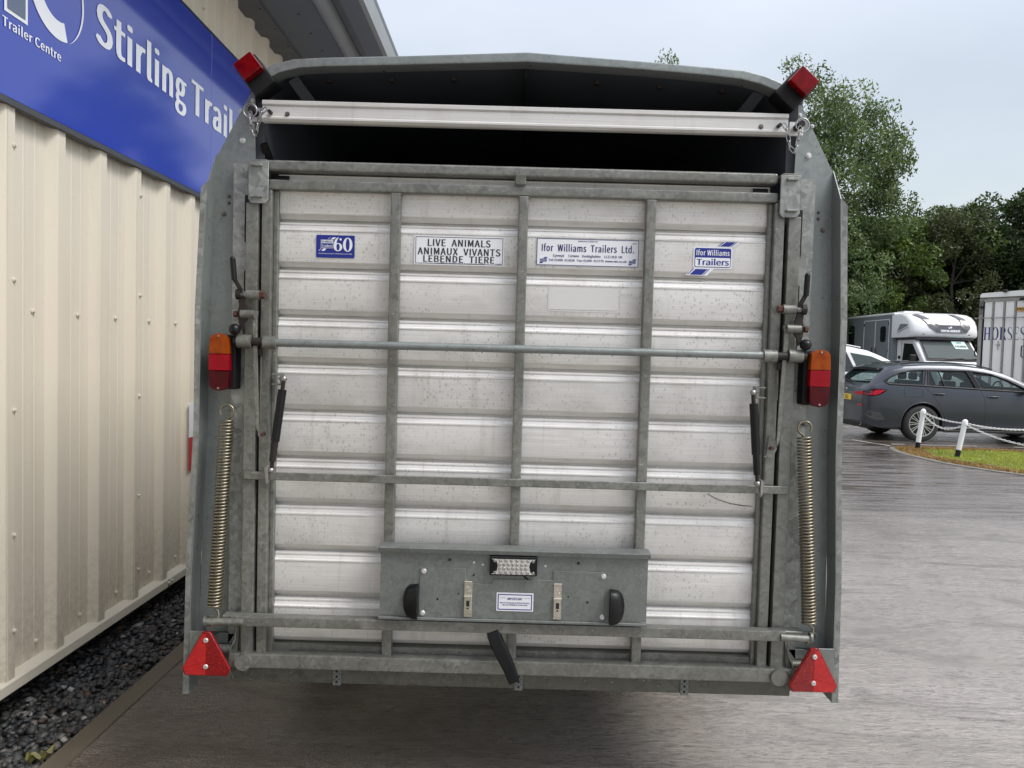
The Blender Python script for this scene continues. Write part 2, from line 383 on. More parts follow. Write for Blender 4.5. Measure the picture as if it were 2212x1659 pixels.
        for i, (dx, dz) in enumerate(sh):
            s.add([o + r * ((p[0] + off + dx) * kx) + u * ((p[1] + dz) * k) + nrm * (.00012 * i) for p in V], F)
        return s
    def build(s, name, mats, parent=None, smooth=35, bevel=0, seg=1, loc=None, weld=True):
        if not isinstance(mats, (list, tuple)): mats = [mats]
        o0 = ORG.get(parent.name, Vector((0, 0, 0))) if parent else Vector((0, 0, 0))
        me = bpy.data.meshes.new(name)
        me.from_pydata([(v[0] - o0.x, v[1] - o0.y, v[2] - o0.z) for v in s.v], [], s.f)
        for m in mats: me.materials.append(m)
        me.polygons.foreach_set('material_index', s.mi)
        bm = bmesh.new(); bm.from_mesh(me)
        if weld: bmesh.ops.remove_doubles(bm, verts=bm.verts, dist=1e-5)
        bmesh.ops.recalc_face_normals(bm, faces=bm.faces)
        if bevel:
            ed = [e_ for e_ in bm.edges if len(e_.link_faces) == 2 and e_.calc_face_angle(0) > R(30)]
            bmesh.ops.bevel(bm, geom=ed, offset=bevel, segments=seg, affect='EDGES', profile=.5, clamp_overlap=True)
        bm.to_mesh(me); bm.free()
        if smooth:
            me.polygons.foreach_set('use_smooth', [True] * len(me.polygons)); me.set_sharp_from_angle(angle=R(smooth))
        me.update()
        o = bpy.data.objects.new(name, me); COL.objects.link(o)
        if parent: o.parent = parent
        ORG[o.name] = o0
        if loc: o.location = loc
        if bevel: o.modifiers.new('weighted', 'WEIGHTED_NORMAL').keep_sharp = True
        return o
_TC = {}
FONT = None
try:      # the plain grotesque that ships inside Blender; the built-in face is the fallback
    import os
    FONT = bpy.data.fonts.load(os.path.join(bpy.utils.system_resource('DATAFILES'), 'fonts', 'Noto Sans CJK Regular.woff2'))
except Exception: FONT = None
def text_mesh(body, bold=0, shear=0, sp=1.0):
    key = (body, bold, shear, sp)
    if key in _TC: return _TC[key]
    c = bpy.data.curves.new('t', 'FONT'); c.body = body
    if FONT: c.font = FONT; c.size = 1; c.offset = bold; c.shear = shear; c.resolution_u = 3; c.space_character = sp
    ob = bpy.data.objects.new('t', c); COL.objects.link(ob); dg = bpy.context.evaluated_depsgraph_get(); dg.update()
    me = bpy.data.meshes.new_from_object(ob.evaluated_get(dg))
    V = [tuple(v.co[:2]) for v in me.vertices]; F = [tuple(p.vertices) for p in me.polygons]
    bpy.data.objects.remove(ob); bpy.data.curves.remove(c); bpy.data.meshes.remove(me)
    _TC[key] = (V, F); return _TC[key]
def copy_to(o, parent, loc, rot=None):
    c = o.copy(); COL.objects.link(c); c.parent = parent; c.location = loc
    if rot is not None: c.rotation_euler = rot
    ORG[c.name] = ORG.get(o.name, Vector((0, 0, 0)))
    return c
def eval_bool(o, cutters, op='DIFFERENCE'):
    for c in cutters:
        md = o.modifiers.new('b', 'BOOLEAN'); md.operation = op; md.object = c; md.solver = 'EXACT'
    dg = bpy.context.evaluated_depsgraph_get(); dg.update()
    me = bpy.data.meshes.new_from_object(o.evaluated_get(dg)); o.modifiers.clear(); o.data = me
    for c in cutters: bpy.data.objects.remove(c)
def quads_mesh(name, V, F, mats, cols=None, smooth=False):
    """fast mesh from numpy: V (n,3), F (m,k)"""
    me = bpy.data.meshes.new(name); n, k = F.shape
    me.vertices.add(len(V)); me.vertices.foreach_set('co', V.astype(np.float32).ravel())
    me.loops.add(n * k); me.loops.foreach_set('vertex_index', F.astype(np.int32).ravel())
    me.polygons.add(n); me.polygons.foreach_set('loop_start', np.arange(0, n * k, k, dtype=np.int32))
    me.update(calc_edges=True)
    if cols is not None:
        a = me.color_attributes.new('Col', 'FLOAT_COLOR', 'POINT'); c4 = np.ones((len(V), 4), np.float32); c4[:, :3] = cols
        a.data.foreach_set('color', c4.ravel())
    if smooth: me.polygons.foreach_set('use_smooth', [True] * n)
    for m in mats: me.materials.append(m)
    return me

# ================================================================== GROUND
b = MB(); b.box(-300, 300, -300, 300, -.6, -.08)
tag(b.build('ground', M['earth']), kind='structure')
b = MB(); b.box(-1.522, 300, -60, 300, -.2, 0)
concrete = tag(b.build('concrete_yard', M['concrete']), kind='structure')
b = MB(); b.box(-1.622, -1.526, -60, 60, -.2, .001)
tag(b.build('concrete_edging', M['kerb'], bevel=.006), kind='structure')
b = MB(); b.box(-2.6, -1.624, -8, 16, -.2, -.05)
tag(b.build('gravel_bed', M['base_wall']), kind='structure')

# worn paint lines of the parking bays (thin sheets on the yard)
b = MB()
def sheet(bm, pts, z=.004): bm.flat([(x, y, z) for x, y in pts])
def worn_line(bm, p0, p1, w, seed, gap=.25):
    rnd = random.Random(seed); p0 = Vector(p0); p1 = Vector(p1); d = p1 - p0; n = max(2, int(d.length / .22)); t = d.normalized(); s_ = Vector((-t.y, t.x))
    for i in range(n):
        if rnd.random() < gap: continue
        a = p0 + d * (i / n); c = p0 + d * ((i + 1.02) / n); w0 = w * rnd.uniform(.5, 1); w1 = w * rnd.uniform(.5, 1)
        sheet(bm, [(a + s_ * w0 / 2)[:], (c + s_ * w1 / 2)[:], (c - s_ * w1 / 2)[:], (a - s_ * w0 / 2)[:]])
worn_line(b, (6.35, 12.3), (6.72, 11.2), .08, 1); worn_line(b, (6.9, 11.5), (12.5, 11.62), .09, 2, .3)
worn_line(b, (5.8, 15.1), (8.2, 14.9), .10, 3, .1); worn_line(b, (7.9, 13.9), (10, 13.9), .09, 4, .4)
tag(b.build('bay_markings', M['line'], smooth=0), kind='structure')

# gravel between wall and edging
def ico():
    bm = bmesh.new(); bmesh.ops.create_icosphere(bm, subdivisions=1, radius=1)
    v = np.array([x.co[:] for x in bm.verts]); f = np.array([[x.index for x in q.verts] for q in bm.faces]); bm.free(); return v, f
iv, if_ = ico()
rs = np.random.RandomState(3)
def stones(n, x0, x1, y0, y1, smin, smax, zb):
    c = np.stack([rs.uniform(x0, x1, n), rs.uniform(y0, y1, n), np.zeros(n)], 1)
    s = rs.uniform(smin, smax, (n, 1)) * rs.uniform(.6, 1.25, (n, 3)); s[:, 2] *= .62
    c[:, 2] = zb + rs.uniform(0, .024, n)
    V = np.empty((n, 12, 3))
    ang = rs.uniform(0, 6.28, (n, 3))
    jit = 1 + rs.uniform(-.42, .36, (n, 12, 1))
    P = iv[None] * jit * s[:, None]
    ca, sa = np.cos(ang), np.sin(ang)
    x, y, z = P[..., 0].copy(), P[..., 1].copy(), P[..., 2].copy()
    tl = (ca[:, 1:2] * .35)
    z = z + x * tl
    V[..., 0] = x * ca[:, :1] - y * sa[:, :1]; V[..., 1] = x * sa[:, :1] + y * ca[:, :1]; V[..., 2] = z
    V += c[:, None]
    pal = np.array([(.045, .048, .05), (.07, .07, .068), (.03, .032, .036), (.10, .098, .095), (.06, .05, .042), (.16, .15, .14), (.11, .07, .05), (.34, .33, .31)])
    w = np.array([.27, .22, .2, .12, .10, .05, .025, .015])
    col = pal[rs.choice(8, n, p=w)] * rs.uniform(.75, 1.25, (n, 1))
    F = (if_[None] + (np.arange(n) * 12)[:, None, None]).reshape(-1, 3)
    return V.reshape(-1, 3), F, np.repeat(col, 12, 0)
V, F, Cc = stones(9000, -2.42, -1.632, -.4, 3.4, .010, .024, -.048)
V2, F2, C2 = stones(5200, -2.42, -1.635, -6, -.4, .014, .026, -.048)
V3, F3, C3 = stones(5200, -2.42, -1.635, 3.4, 9, .014, .026, -.048)
F = np.concatenate([F, F2 + len(V), F3 + len(V) + len(V2)]); V = np.concatenate([V, V2, V3]); Cc = np.concatenate([Cc, C2, C3])
g = bpy.data.objects.new('gravel', quads_mesh('gravel', V, F, [M['stone']], Cc)); COL.objects.link(g)
tag(g, 'strip of wet dark grey gravel between the cream wall and the concrete', 'gravel', kind='stuff')
# yellowed leaf scraps lying on the gravel at the bottom corner
lf = empty('fallen_leaves', (-1.66, .22, 0), 0, 'crumpled yellow green leaves on the gravel beside the concrete edging', 'leaf')
M['dead_leaf'] = plain('yellow_leaf', (.17, .16, .05), .55, 0, 0, .4, 60)
for k, (x, y, a) in enumerate([(-1.665, .235, .3), (-1.648, .27, 1.2), (-1.685, .225, 2.2)]):
    b = MB(); nn = 7; ca, sa = math.cos(a), math.sin(a); top = []
    pts = []
    for i in range(nn):
        t = i / (nn - 1); w_ = .014 * math.sin(math.pi * (t * .9 + .05)) ; l = (t - .5) * .055
        for sd_ in (-1, 0, 1): pts.append((x + l * ca - sd_ * w_ * sa, y + l * sa + sd_ * w_ * ca, -.012 + .016 * abs(sd_) + .01 * math.sin(t * 7 + k)))
    b.add(pts, [(i * 3 + j, i * 3 + j + 1, i * 3 + j + 4, i * 3 + j + 3) for i in range(nn - 1) for j in range(2)])
    b.build('leaf', M['dead_leaf'], lf)

# ================================================================== BUILDING
WX = -1.98
bld = empty('warehouse_building', (-2.1, 0, 0), 0, 'industrial unit clad in cream ribbed steel with grey overhanging eaves', 'building')
def rib_profile(y0):
    """one metre of cladding: three ribs, stiffeners in the pans (x toward +X is outward)"""
    P = []
    for k in range(3):
        c = y0 + k / 3.0
        P += [(0, c), (0, c + .058), (.0016, c + .062), (.0016, c + .068), (0, c + .072), (0, c + .132), (.0016, c + .136), (.0016, c + .142), (0, c + .146),
              (0, c + .206), (.036, c + .232), (.038, c + .236), (.038, c + .288), (.036, c + .292), (0, c + .322)]
    return P
# rib tops end (far edges) measured at Y = .886, 1.208, 1.545 ...; a sheet lap falls on the rib at 1.545
zt = 3.86
for k in range(-8, 14):
    y0 = 1.545 - .297 - 1.0 + k * 1.0 - .333 + .333
    b = MB(); pr = rib_profile(0); y1 = y0
    if k == -8:
        pr2 = pr + [(0, 1.0)]
        b.strip([(WX + p[0], p[1]) for p in pr2], .128, zt, axis='z')
        # strip() with axis z takes (x, y)
        cl0 = b.build('cladding_sheet', M['cream'], bld, smooth=20, loc=None)
        cl0.location = (0, y1, 0)
    else:
        c = copy_to(cl0, bld, (0, y1, 0))
# lap lines at the sheet joins
b = MB()
for k in range(-6, 12):
    y = 1.545 - .297 + k * 1.0 + .2455 - .0
    b.box(WX + .0365, WX + .0402, y - .0035, y + .0005, .13, zt)
lap = b.build('sheet_lap', M['trim_cream'], bld, smooth=0); lap['kind'] = 'stuff'
# base flashing
b = MB(); prof = [(WX - .02, .165), (WX + .004, .158), (WX + .046, .148), (WX + .050, .144), (WX + .050, .104), (WX + .035, .104), (WX + .035, .13), (WX - .02, .13)]
b.prism([(x, z) for x, z in prof], -8, 13.5, 'y'); b.build('base_flashing', M['trim_cream'], bld, smooth=20)
b = MB(); b.box(WX + .0505, WX + .0525, 1.86, 1.864, .104, .146)
b.build('flashing_joint', M['grey_trim'], bld, smooth=0)
# masonry under the cladding, walls, roof
b = MB(); b.box(-14, WX - .12, -8, 13.5, -.5, .14); b.build('plinth', M['base_wall'], bld, smooth=0)
b = MB(); b.box(-14, WX - .03, -8.0, 13.5, .14, 3.85); b.build('wall_core', M['trim_cream'], bld, smooth=0)
# eaves: flashing, soffit sheets with fasteners, rounded gutter strip, gutter and lip
b = MB(); b.box(WX - .02, -1.80, -8.3, 13.8, 3.815, 3.83); b.build('soffit_flashing', M['grey_trim'], bld, smooth=0)
b = MB(); b.box(-1.80, -1.44, -8.3, 13.8, 3.83, 3.845)
b.box(-1.802, -1.794, -8.3, 13.8, 3.822, 3.831); b.build('soffit', M['soffit'], bld, smooth=0)
b = MB()
for k in range(-20, 40):
    y = 1.0 + k * .33
    b.cyl((-1.83, y, 3.815), (-1.83, y, 3.808), .008, n=8); b.cyl((-1.59, y + .1, 3.83), (-1.59, y + .1, 3.822), .009, n=8)
o = b.build('soffit_fasteners', M['dark_bolt'], bld); o['kind'] = 'stuff'
b = MB(); ang = [math.pi * t / 8 for t in range(9)]
prof = [(-1.385 + .055 * math.cos(math.pi + a), 3.845 - .055 * math.sin(a)) for a in ang]
b.prism(prof + [(-1.33, 3.9), (-1.44, 3.9)], -8.3, 13.8, 'y'); b.build('rounded_eaves_trim', M['gutter'], bld, smooth=60)
b = MB(); b.box(-1.328, -1.26, -8.3, 13.8, 3.87, 3.88); b.build('eaves_recess', M['grey_trim'], bld, smooth=0)
b = MB(); b.prism([(-1.26, 3.84), (-1.12, 3.83), (-1.12, 3.99), (-1.26, 3.99)], -8.3, 13.8, 'y'); b.build('gutter', M['soffit'], bld, smooth=0)
b = MB(); b.prism([(-1.118, 3.826), (-1.087, 3.835), (-1.082, 3.99), (-1.118, 3.99)], -8.3, 13.8, 'y'); b.build('gutter_lip', M['gutter'], bld, smooth=0)
b = MB(); b.prism([(-1.08, 3.99), (-1.08, 4.03), (-8, 4.75), (-14, 4.1), (-14, 3.85), (-8, 4.6), (-1.3, 3.99)], -8.3, 13.8, 'y'); b.build('roof', M['soffit'], bld, smooth=0)
# screws with washers
b = MB(); b.cyl((0, 0, 0), (.003, 0, 0), .0105, n=12); b.cyl((.003, 0, 0), (.0115, 0, 0), .0062, n=6)
sc0 = None
scr = [(.586, 2.228, 1), (.589, 1.715, 1), (1.583, 2.238, 1), (1.601, 1.728, 1), (1.624, 1.208, 1), (1.642, .689, 1), (.6, .34, 1), (.60, .72, 1), (1.60, .30, 1), (.60, 1.21, 1),
       (1.86, .128, 2), (1.90, .128, 2)]
ylist = [.704, 1.029, 1.357, 1.706, 2.03, 2.36, .37]
for y in ylist: scr.append((y, 1.602, 0)); scr.append((y + .02, .225, 0)); scr.append((y + .02, 3.55, 0)); scr.append((y - .055, 3.62, 0))
for y, z, lv in scr:
    x = WX + (.0385 if lv == 1 else .0525 if lv == 2 else .0015)
    if lv == 1 and abs(y - 1.6) < .06: y = 1.53
    elif lv == 1: y = .53
    if sc0 is None: sc0 = b.build('screw', M['trim_cream'], bld, smooth=30); sc0.location = (x + 2.1, y, z)
    else: copy_to(sc0, bld, (x + 2.1, y, z))
# mesh of the screw is authored round the origin: undo the builder's origin shift
for v in sc0.data.vertices: v.co.x -= 2.1

# ------------------------------------------------------------------ big blue sign on the wall
SX = -1.93
sg = empty('shop_sign', (SX, 2, 2.9), 0, 'long glossy blue fascia sign with white Stirling Trailer lettering on cream wall', 'sign')
for k, (y0, y1) in enumerate([(-3.4, -.43), (-.428, 2.399), (2.402, 5.25), (5.253, 8.1)]):
    b = MB(); b.box(SX - .03, SX, y0, y1, 2.395, 3.406); b.build('sign_panel', M['sign_blue'], sg, smooth=0, bevel=.0015)
b = MB(); b.box(SX - .034, SX + .004, -3.42, 8.12, 2.370, 2.393); b.build('bottom_trim', M['grey_trim'], sg, smooth=0)
b = MB(); b.box(SX - .034, SX + .002, -3.42, 8.12, 3.408, 3.418); b.build('top_trim', M['grey_trim'], sg, smooth=0)
RY = (0, 1, 0); UZ = (0, 0, 1); FX = SX + .0025
V_, _ = text_mesh("Stirling ", .022); V2_, _ = text_mesh("Stirling Trailers", .022)
xs = [p[0] for p in V2_]; full = max(xs) - min(xs)
xt = min(p[0] for p in text_mesh("T", .022)[0]); 
b = MB(); b.text("Stirling", (FX, 1.085, 2.840), RY, UZ, .182, .935, .017, sp=1.05); b.build('lettering', M['sign_white'], sg, smooth=0, weld=False)
b = MB(); b.text("Trailers", (FX, 2.114, 2.840), RY, UZ, .190, 1.08, .019, sp=1.06); b.build('lettering', M['sign_white'], sg, smooth=0, weld=False)
b = MB(); b.text("Trailer Centre", (FX, .443, 2.648), RY, UZ, .035, .365, .012, sp=1.04); b.build('lettering', M['sign_white'], sg, smooth=0, weld=False)
# emblem: T stem, C ring and thin outer arc
def ring(bm, cy, cz, r0, r1, a0, a1, x, n=40, taper=False):
    for i in range(n):
        t0, t1 = a0 + (a1 - a0) * i / n, a0 + (a1 - a0) * (i + 1) / n
        q0 = r0 + (r1 - r0) * (1 - math.sin(math.pi * i / n)) if taper else r0; q1 = r0 + (r1 - r0) * (1 - math.sin(math.pi * (i + 1) / n)) if taper else r0
        bm.flat([(x, cy + q0 * math.cos(t0), cz + q0 * math.sin(t0)), (x, cy + r1 * math.cos(t0), cz + r1 * math.sin(t0)), (x, cy + r1 * math.cos(t1), cz + r1 * math.sin(t1)), (x, cy + q1 * math.cos(t1), cz + q1 * math.sin(t1))])
b = MB(); ring(b, .79, 2.935, .128, .203, R(50), R(289), FX); b.build('emblem_ring', M['sign_white'], sg, smooth=0)
b = MB(); ring(b, .765, 2.93, .200, .214, R(-62), R(75), FX, taper=True); b.build('emblem_arc', M['sign_white'], sg, smooth=0)
b = MB(); b.flat([(FX, .452, 2.705), (FX, .590, 2.705), (FX, .590, 3.06), (FX, .70, 3.06), (FX, .70, 3.12), (FX, .34, 3.12), (FX, .34, 3.06), (FX, .452, 3.06)]); b.build('emblem_letter', M['sign_white'], sg, smooth=0)
b = MB(); b.flat([(FX + .002, .468, 2.719), (FX + .002, .574, 2.719), (FX + .002, .574, 3.075), (FX + .002, .468, 3.075)]); b.build('emblem_letter', M['sign_grey'], sg, smooth=0)

# small red and white notice further along the wall
nt_ = empty('wall_notice', (-1.93, 2.11, .92), 0, 'small white and red notice on the cream wall, half hidden by the trailer', 'sign')
b = MB(); b.box(-1.934, -1.93, 2.125, 2.5, .925, 1.127); b.build('white_half', M['white_print'], nt_, smooth=0)
b = MB(); b.box(-1.934, -1.93, 2.125, 2.5, .725, .924)
M['notice_red'] = plain('notice_red', (.42, .02, .03), .4, 0, 0, .06, 5); b.build('red_half', M['notice_red'], nt_, smooth=0)

# ================================================================== GRASS ISLAND
isl = [(6.48, 10.74), (6.36, 10.3), (6.33, 9.86), (6.36, 9.45), (6.39, 9.1), (6.46, 8.82), (6.55, 8.59), (6.73, 8.22), (6.94, 7.94), (7.3, 7.55), (7.9, 7.1), (8.8, 6.8), (10, 6.7), (13, 7.2), (15, 8.4),
       (15, 10.3), (12.5, 10.75), (10, 10.85), (8.87, 10.9), (7.96, 11.08), (6.97, 11.05), (6.6, 10.95)]
cx_ = sum(p[0] for p in isl) / len(isl); cy_ = sum(p[1] for p in isl) / len(isl)
def inset(poly, d):
    out_ = []
    n = len(poly)
    for i in range(n):
        a, p, c = Vector(poly[i - 1]), Vector(poly[i]), Vector(poly[(i + 1) % n]); t = (c - a).normalized(); nrm = Vector((-t.y, t.x))
        out_.append(tuple(p + nrm * d))
    return out_
sgn = 1 if sum(isl[i - 1][0] * isl[i][1] - isl[i][0] * isl[i - 1][1] for i in range(len(isl))) > 0 else -1
inn = inset(isl, .09 * sgn)
b = MB(); nI = len(isl)
for (A_, B_, za, zb_) in ((isl, isl, -.05, .014), (isl, inn, .014, .018), (inn, inn, .018, 0)):
    vv = [(x, y, za) for x, y in A_] + [(x, y, zb_) for x, y in B_]
    b.add(vv, [(i, (i + 1) % nI, (i + 1) % nI + nI, i + nI) for i in range(nI)])
tag(b.build('kerb', M['island_kerb'], smooth=20), kind='structure')
b = MB(); b.flat([(x, y, .012) for x, y in inn]); tag(b.build('lawn_soil', M['turf'], smooth=0), kind='structure')
def inside(x, y, poly):
    c = np.zeros(len(x), bool); n = len(poly)
    for i in range(n):
        (x1, y1), (x2, y2) = poly[i - 1], poly[i]
        c ^= ((y1 > y) != (y2 > y)) & (x < (x2 - x1) * (y - y1) / (y2 - y1 + 1e-12) + x1)
    return c
def edge_dist(x, y, poly):
    d = np.full(len(x), 9.)
    for i in range(len(poly)):
        a = np.array(poly[i - 1]); c = np.array(poly[i]); ab = c - a; t = np.clip(((x - a[0]) * ab[0] + (y - a[1]) * ab[1]) / (ab @ ab), 0, 1)
        d = np.minimum(d, np.hypot(x - a[0] - t * ab[0], y - a[1] - t * ab[1]))
    return d
n = 70000
x = rs.uniform(6.2, 11.5, n); y = rs.uniform(6.7, 11.3, n); k_ = inside(x, y, inn); x, y = x[k_], y[k_]; n = len(x)
ed_ = edge_dist(x, y, inn)
nn_ = np.array([noise.noise(Vector((a * 1.5, c * 1.5, 0))) for a, c in zip(x, y)])
dead = ed_ + nn_ * .18 < .30
h = rs.uniform(.010, .030, n) * np.where(dead, 1.4, 1); w = rs.uniform(.003, .006, n) * np.where(dead, 1.5, 1.1)
a = rs.uniform(0, 6.28, n); lean = rs.uniform(0, .05, n) * np.where(dead, 2.0, 1); la = rs.uniform(0, 6.28, n)
V = np.zeros((n, 4, 3)); px_, py_ = np.cos(a) * w, np.sin(a) * w
V[:, 0] = np.stack([x - px_, y - py_, np.full(n, .012)], 1); V[:, 1] = np.stack([x + px_, y + py_, np.full(n, .012)], 1)
tx, ty = x + np.cos(la) * lean, y + np.sin(la) * lean
V[:, 2] = np.stack([tx + px_ * .4, ty + py_ * .4, .012 + h], 1); V[:, 3] = np.stack([tx - px_ * .4, ty - py_ * .4, .012 + h], 1)
green = np.array((.26, .29, .045)) * rs.uniform(.65, 1.3, (n, 1)) + rs.uniform(0, .05, (n, 1)) * np.array((1, .6, .2)); brown = np.array((.30, .175, .065)) * rs.uniform(.5, 1.25, (n, 1))
col = np.where(dead[:, None], brown, green) * (1 + nn_[:, None] * .25)
me = quads_mesh('lawn_grass', V.reshape(-1, 3), np.arange(n * 4).reshape(-1, 4), [M['grass']], np.repeat(col, 4, 0))
o = bpy.data.objects.new('lawn_grass', me); COL.objects.link(o)
tag(o, 'short green grass with a dead brown rim on the kerbed island', 'grass', kind='stuff')

# ------------------------------------------------------------------ leaning posts and chains
posts = []
def bollard(base, top, label):
    base = Vector(base); top = Vector(top); d = (top - base).normalized()
    r = empty('chain_post', base, 0, label, 'post', 'white posts round the grass island')
    b = MB(); b.cyl(base + d * .135, top - d * .03, .040, .037, 16); b.build('shaft', M['bollard'], r)
    b = MB(); b.cyl(base - d * .06, base + d * .135, .038, n=16); b.build('black_foot', M['rubber'], r)
    b = MB(); b.tube([top - d * .07, top - d * .03, top - d * .01, top + d * .012, top + d * .02], [.043, .044, .041, .026, .008], 16); b.build('cap', M['bollard'], r)
    posts.append(top - d * .045)
bollard((6.93, 10.69, .0), (7.015, 10.7, .69), 'white leaning post at the tip of the grass, in front of the car wheel')
bollard((7.03, 9.68, .0), (7.15, 9.7, .60), 'shorter white leaning post nearer the camera, where four chains meet')
bollard((9.55, 10.3, .0), (9.6, 10.3, .66), 'white post at the far right end of the rising chain')
bollard((7.75, 7.35, .0), (7.8, 7.35, .62), 'white post at the near right end of the falling chain')
def link_mesh():
    b = MB(); a, r = .020, .0125; path = []
    for k in range(12):
        t = 2 * math.pi * k / 12; path.append((math.cos(t) * r + (a * .55 if math.cos(t) > 0 else -a * .55), 0, math.sin(t) * r))
    b.tube(path, .0048, 5, closed=True); return b
def chain_between(p, q, sag, label, cat='chain', pitch=.040):
    n = 200; P = [p.lerp(q, i / n) - Vector((0, 0, 4 * sag * (i / n) * (1 - i / n))) for i in range(n + 1)]
    Ls = [0]
    for i in range(n): Ls.append(Ls[-1] + (P[i + 1] - P[i]).length)
    m = int(Ls[-1] / pitch); b = MB(); lk = link_mesh(); j = 0
    for k in range(m):
        s_ = (k + .5) * Ls[-1] / m
        while j < n - 1 and Ls[j + 1] < s_: j += 1
        c = P[j].lerp(P[j + 1], (s_ - Ls[j]) / (Ls[j + 1] - Ls[j])); t = (P[j + 1] - P[j]).normalized()
        up = Vector((0, 0, 1)); u = (up - up.dot(t) * t).normalized(); w_ = t.cross(u)
        if k % 2: u, w_ = w_, -u
        ang_ = random.uniform(-.25, .25); u2 = u * math.cos(ang_) + w_ * math.sin(ang_); w2 = t.cross(u2)
        b.add([c + t * v[0] + w2 * v[1] + u2 * v[2] for v in lk.v], lk.f)
    o = b.build('post_chain', M['chain_white'], None, smooth=60, weld=False)
    return tag(o, label, cat, 'white plastic chains between the posts')
chain_between(posts[0], posts[1], .035, 'taut upper white plastic chain between the two leaning posts')
chain_between(posts[0] - Vector((0, 0, .02)), posts[1] - Vector((0, 0, .01)), .16, 'slack lower white plastic chain between the two leaning posts')
chain_between(posts[1], posts[2], .13, 'white plastic chain rising from the shorter post across the car door')
chain_between(posts[1] - Vector((0, 0, .01)), posts[3], .22, 'white plastic chain dropping from the shorter post toward the grass')

# ================================================================== TRAILER
T = empty('livestock_trailer', (.015, 0, .4), 0, 'galvanised and aluminium livestock trailer seen from its closed rear ramp', 'trailer')
CX = .015
def part(name, mat, bm, parent=None, **k): return bm.build(name, mat, parent or T, **k)
def rod(p0, p1, r, n=12): b = MB(); b.cyl(p0, p1, r, n=n); return b
# ---- body behind the rear face
LEN = 3.6
outer = [(-.845, 2.286), (-.83, 2.312), (-.808, 2.338), (-.768, 2.361), (-.71, 2.376), (-.623, 2.383), (-.333, 2.397), (-.08, 2.411), (.015, 2.416), (.11, 2.411), (.363, 2.398), (.56, 2.386),
         (.683, 2.378), (.75, 2.363), (.80, 2.344), (.838, 2.318), (.86, 2.290)]
inner_ = [(-.828, 2.272), (-.812, 2.292), (-.79, 2.312), (-.75, 2.334), (-.69, 2.349), (-.615, 2.355), (-.33, 2.368), (-.07, 2.381), (.015, 2.385), (.10, 2.382), (.36, 2.372), (.56, 2.360),
          (.675, 2.350), (.735, 2.337), (.785, 2.318), (.823, 2.292), (.845, 2.272)]
b = MB(); b.prism(outer + inner_[::-1], -.035, .03, 'y'); part('roof_rim', M['galv_sheet'], b, smooth=40, bevel=.006, seg=2)
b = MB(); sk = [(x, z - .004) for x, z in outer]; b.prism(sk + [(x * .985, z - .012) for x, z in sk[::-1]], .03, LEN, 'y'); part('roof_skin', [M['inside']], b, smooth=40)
b = MB(); b.prism([(x, z + .001) for x, z in sk] + [(x, z - .002) for x, z in sk[::-1]], .031, LEN + .01, 'y'); part('roof_cover', M['alu_bar'], b, smooth=40)
b = MB(); b.box(CX - .87, CX + .87, LEN + .001, LEN + .01, .44, 2.30); part('front_panel', M['alu_bar'], b, smooth=0)
for xs_ in (-1, 1):
    x0 = CX + xs_ * .872
    b = MB(); pr = []
    for k in range(13):
        z = .44 + k * .142
        pr += [(x0, z), (x0 + xs_ * .008, z + .02), (x0 + xs_ * .008, z + .12)]
    pr += [(x0, 2.300), (x0 - xs_ * .045, 2.325), (x0 - xs_ * .045, .44)]
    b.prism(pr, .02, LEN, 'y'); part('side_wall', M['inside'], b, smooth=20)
    for k in range(13):
        z = .44 + k * .142; b = MB(); xa = x0 + xs_ * .001
        b.prism([(xa, z + .002), (xa + xs_ * .009, z + .02), (xa + xs_ * .009, z + .122), (xa, z + .1405)], .021, LEN - .001, 'y'); part('side_plank', M['alu_bar'], b, smooth=20)
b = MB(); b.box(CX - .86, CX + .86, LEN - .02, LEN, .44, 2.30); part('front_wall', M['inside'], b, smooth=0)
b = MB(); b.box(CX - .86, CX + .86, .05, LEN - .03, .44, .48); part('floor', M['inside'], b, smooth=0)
b = MB(); b.box(CX - .006, CX - .002, .031, LEN, 2.36, 2.40); part('roof_seam', M['hole'], b, smooth=0)
for x0, x1, z0, z1 in ((-.735, -.665, 2.345, 2.25), (-.83, -.70, 2.215, 2.285), (.765, .695, 2.345, 2.25), (.86, .73, 2.215, 2.285)):
    b = MB(); b.bar((x0, .05, z0), (x1, .16, z1), .035, .004); part('roof_brace', M['inside'], b)
for xx in (-.62, -.42, -.22, .24, .44, .64):
    b = MB(); b.cyl((xx, .06, 2.372 - abs(xx - CX) * .04), (xx, .06, 2.362 - abs(xx - CX) * .04), .011, n=10); part('roof_bolt', M['rust'], b)
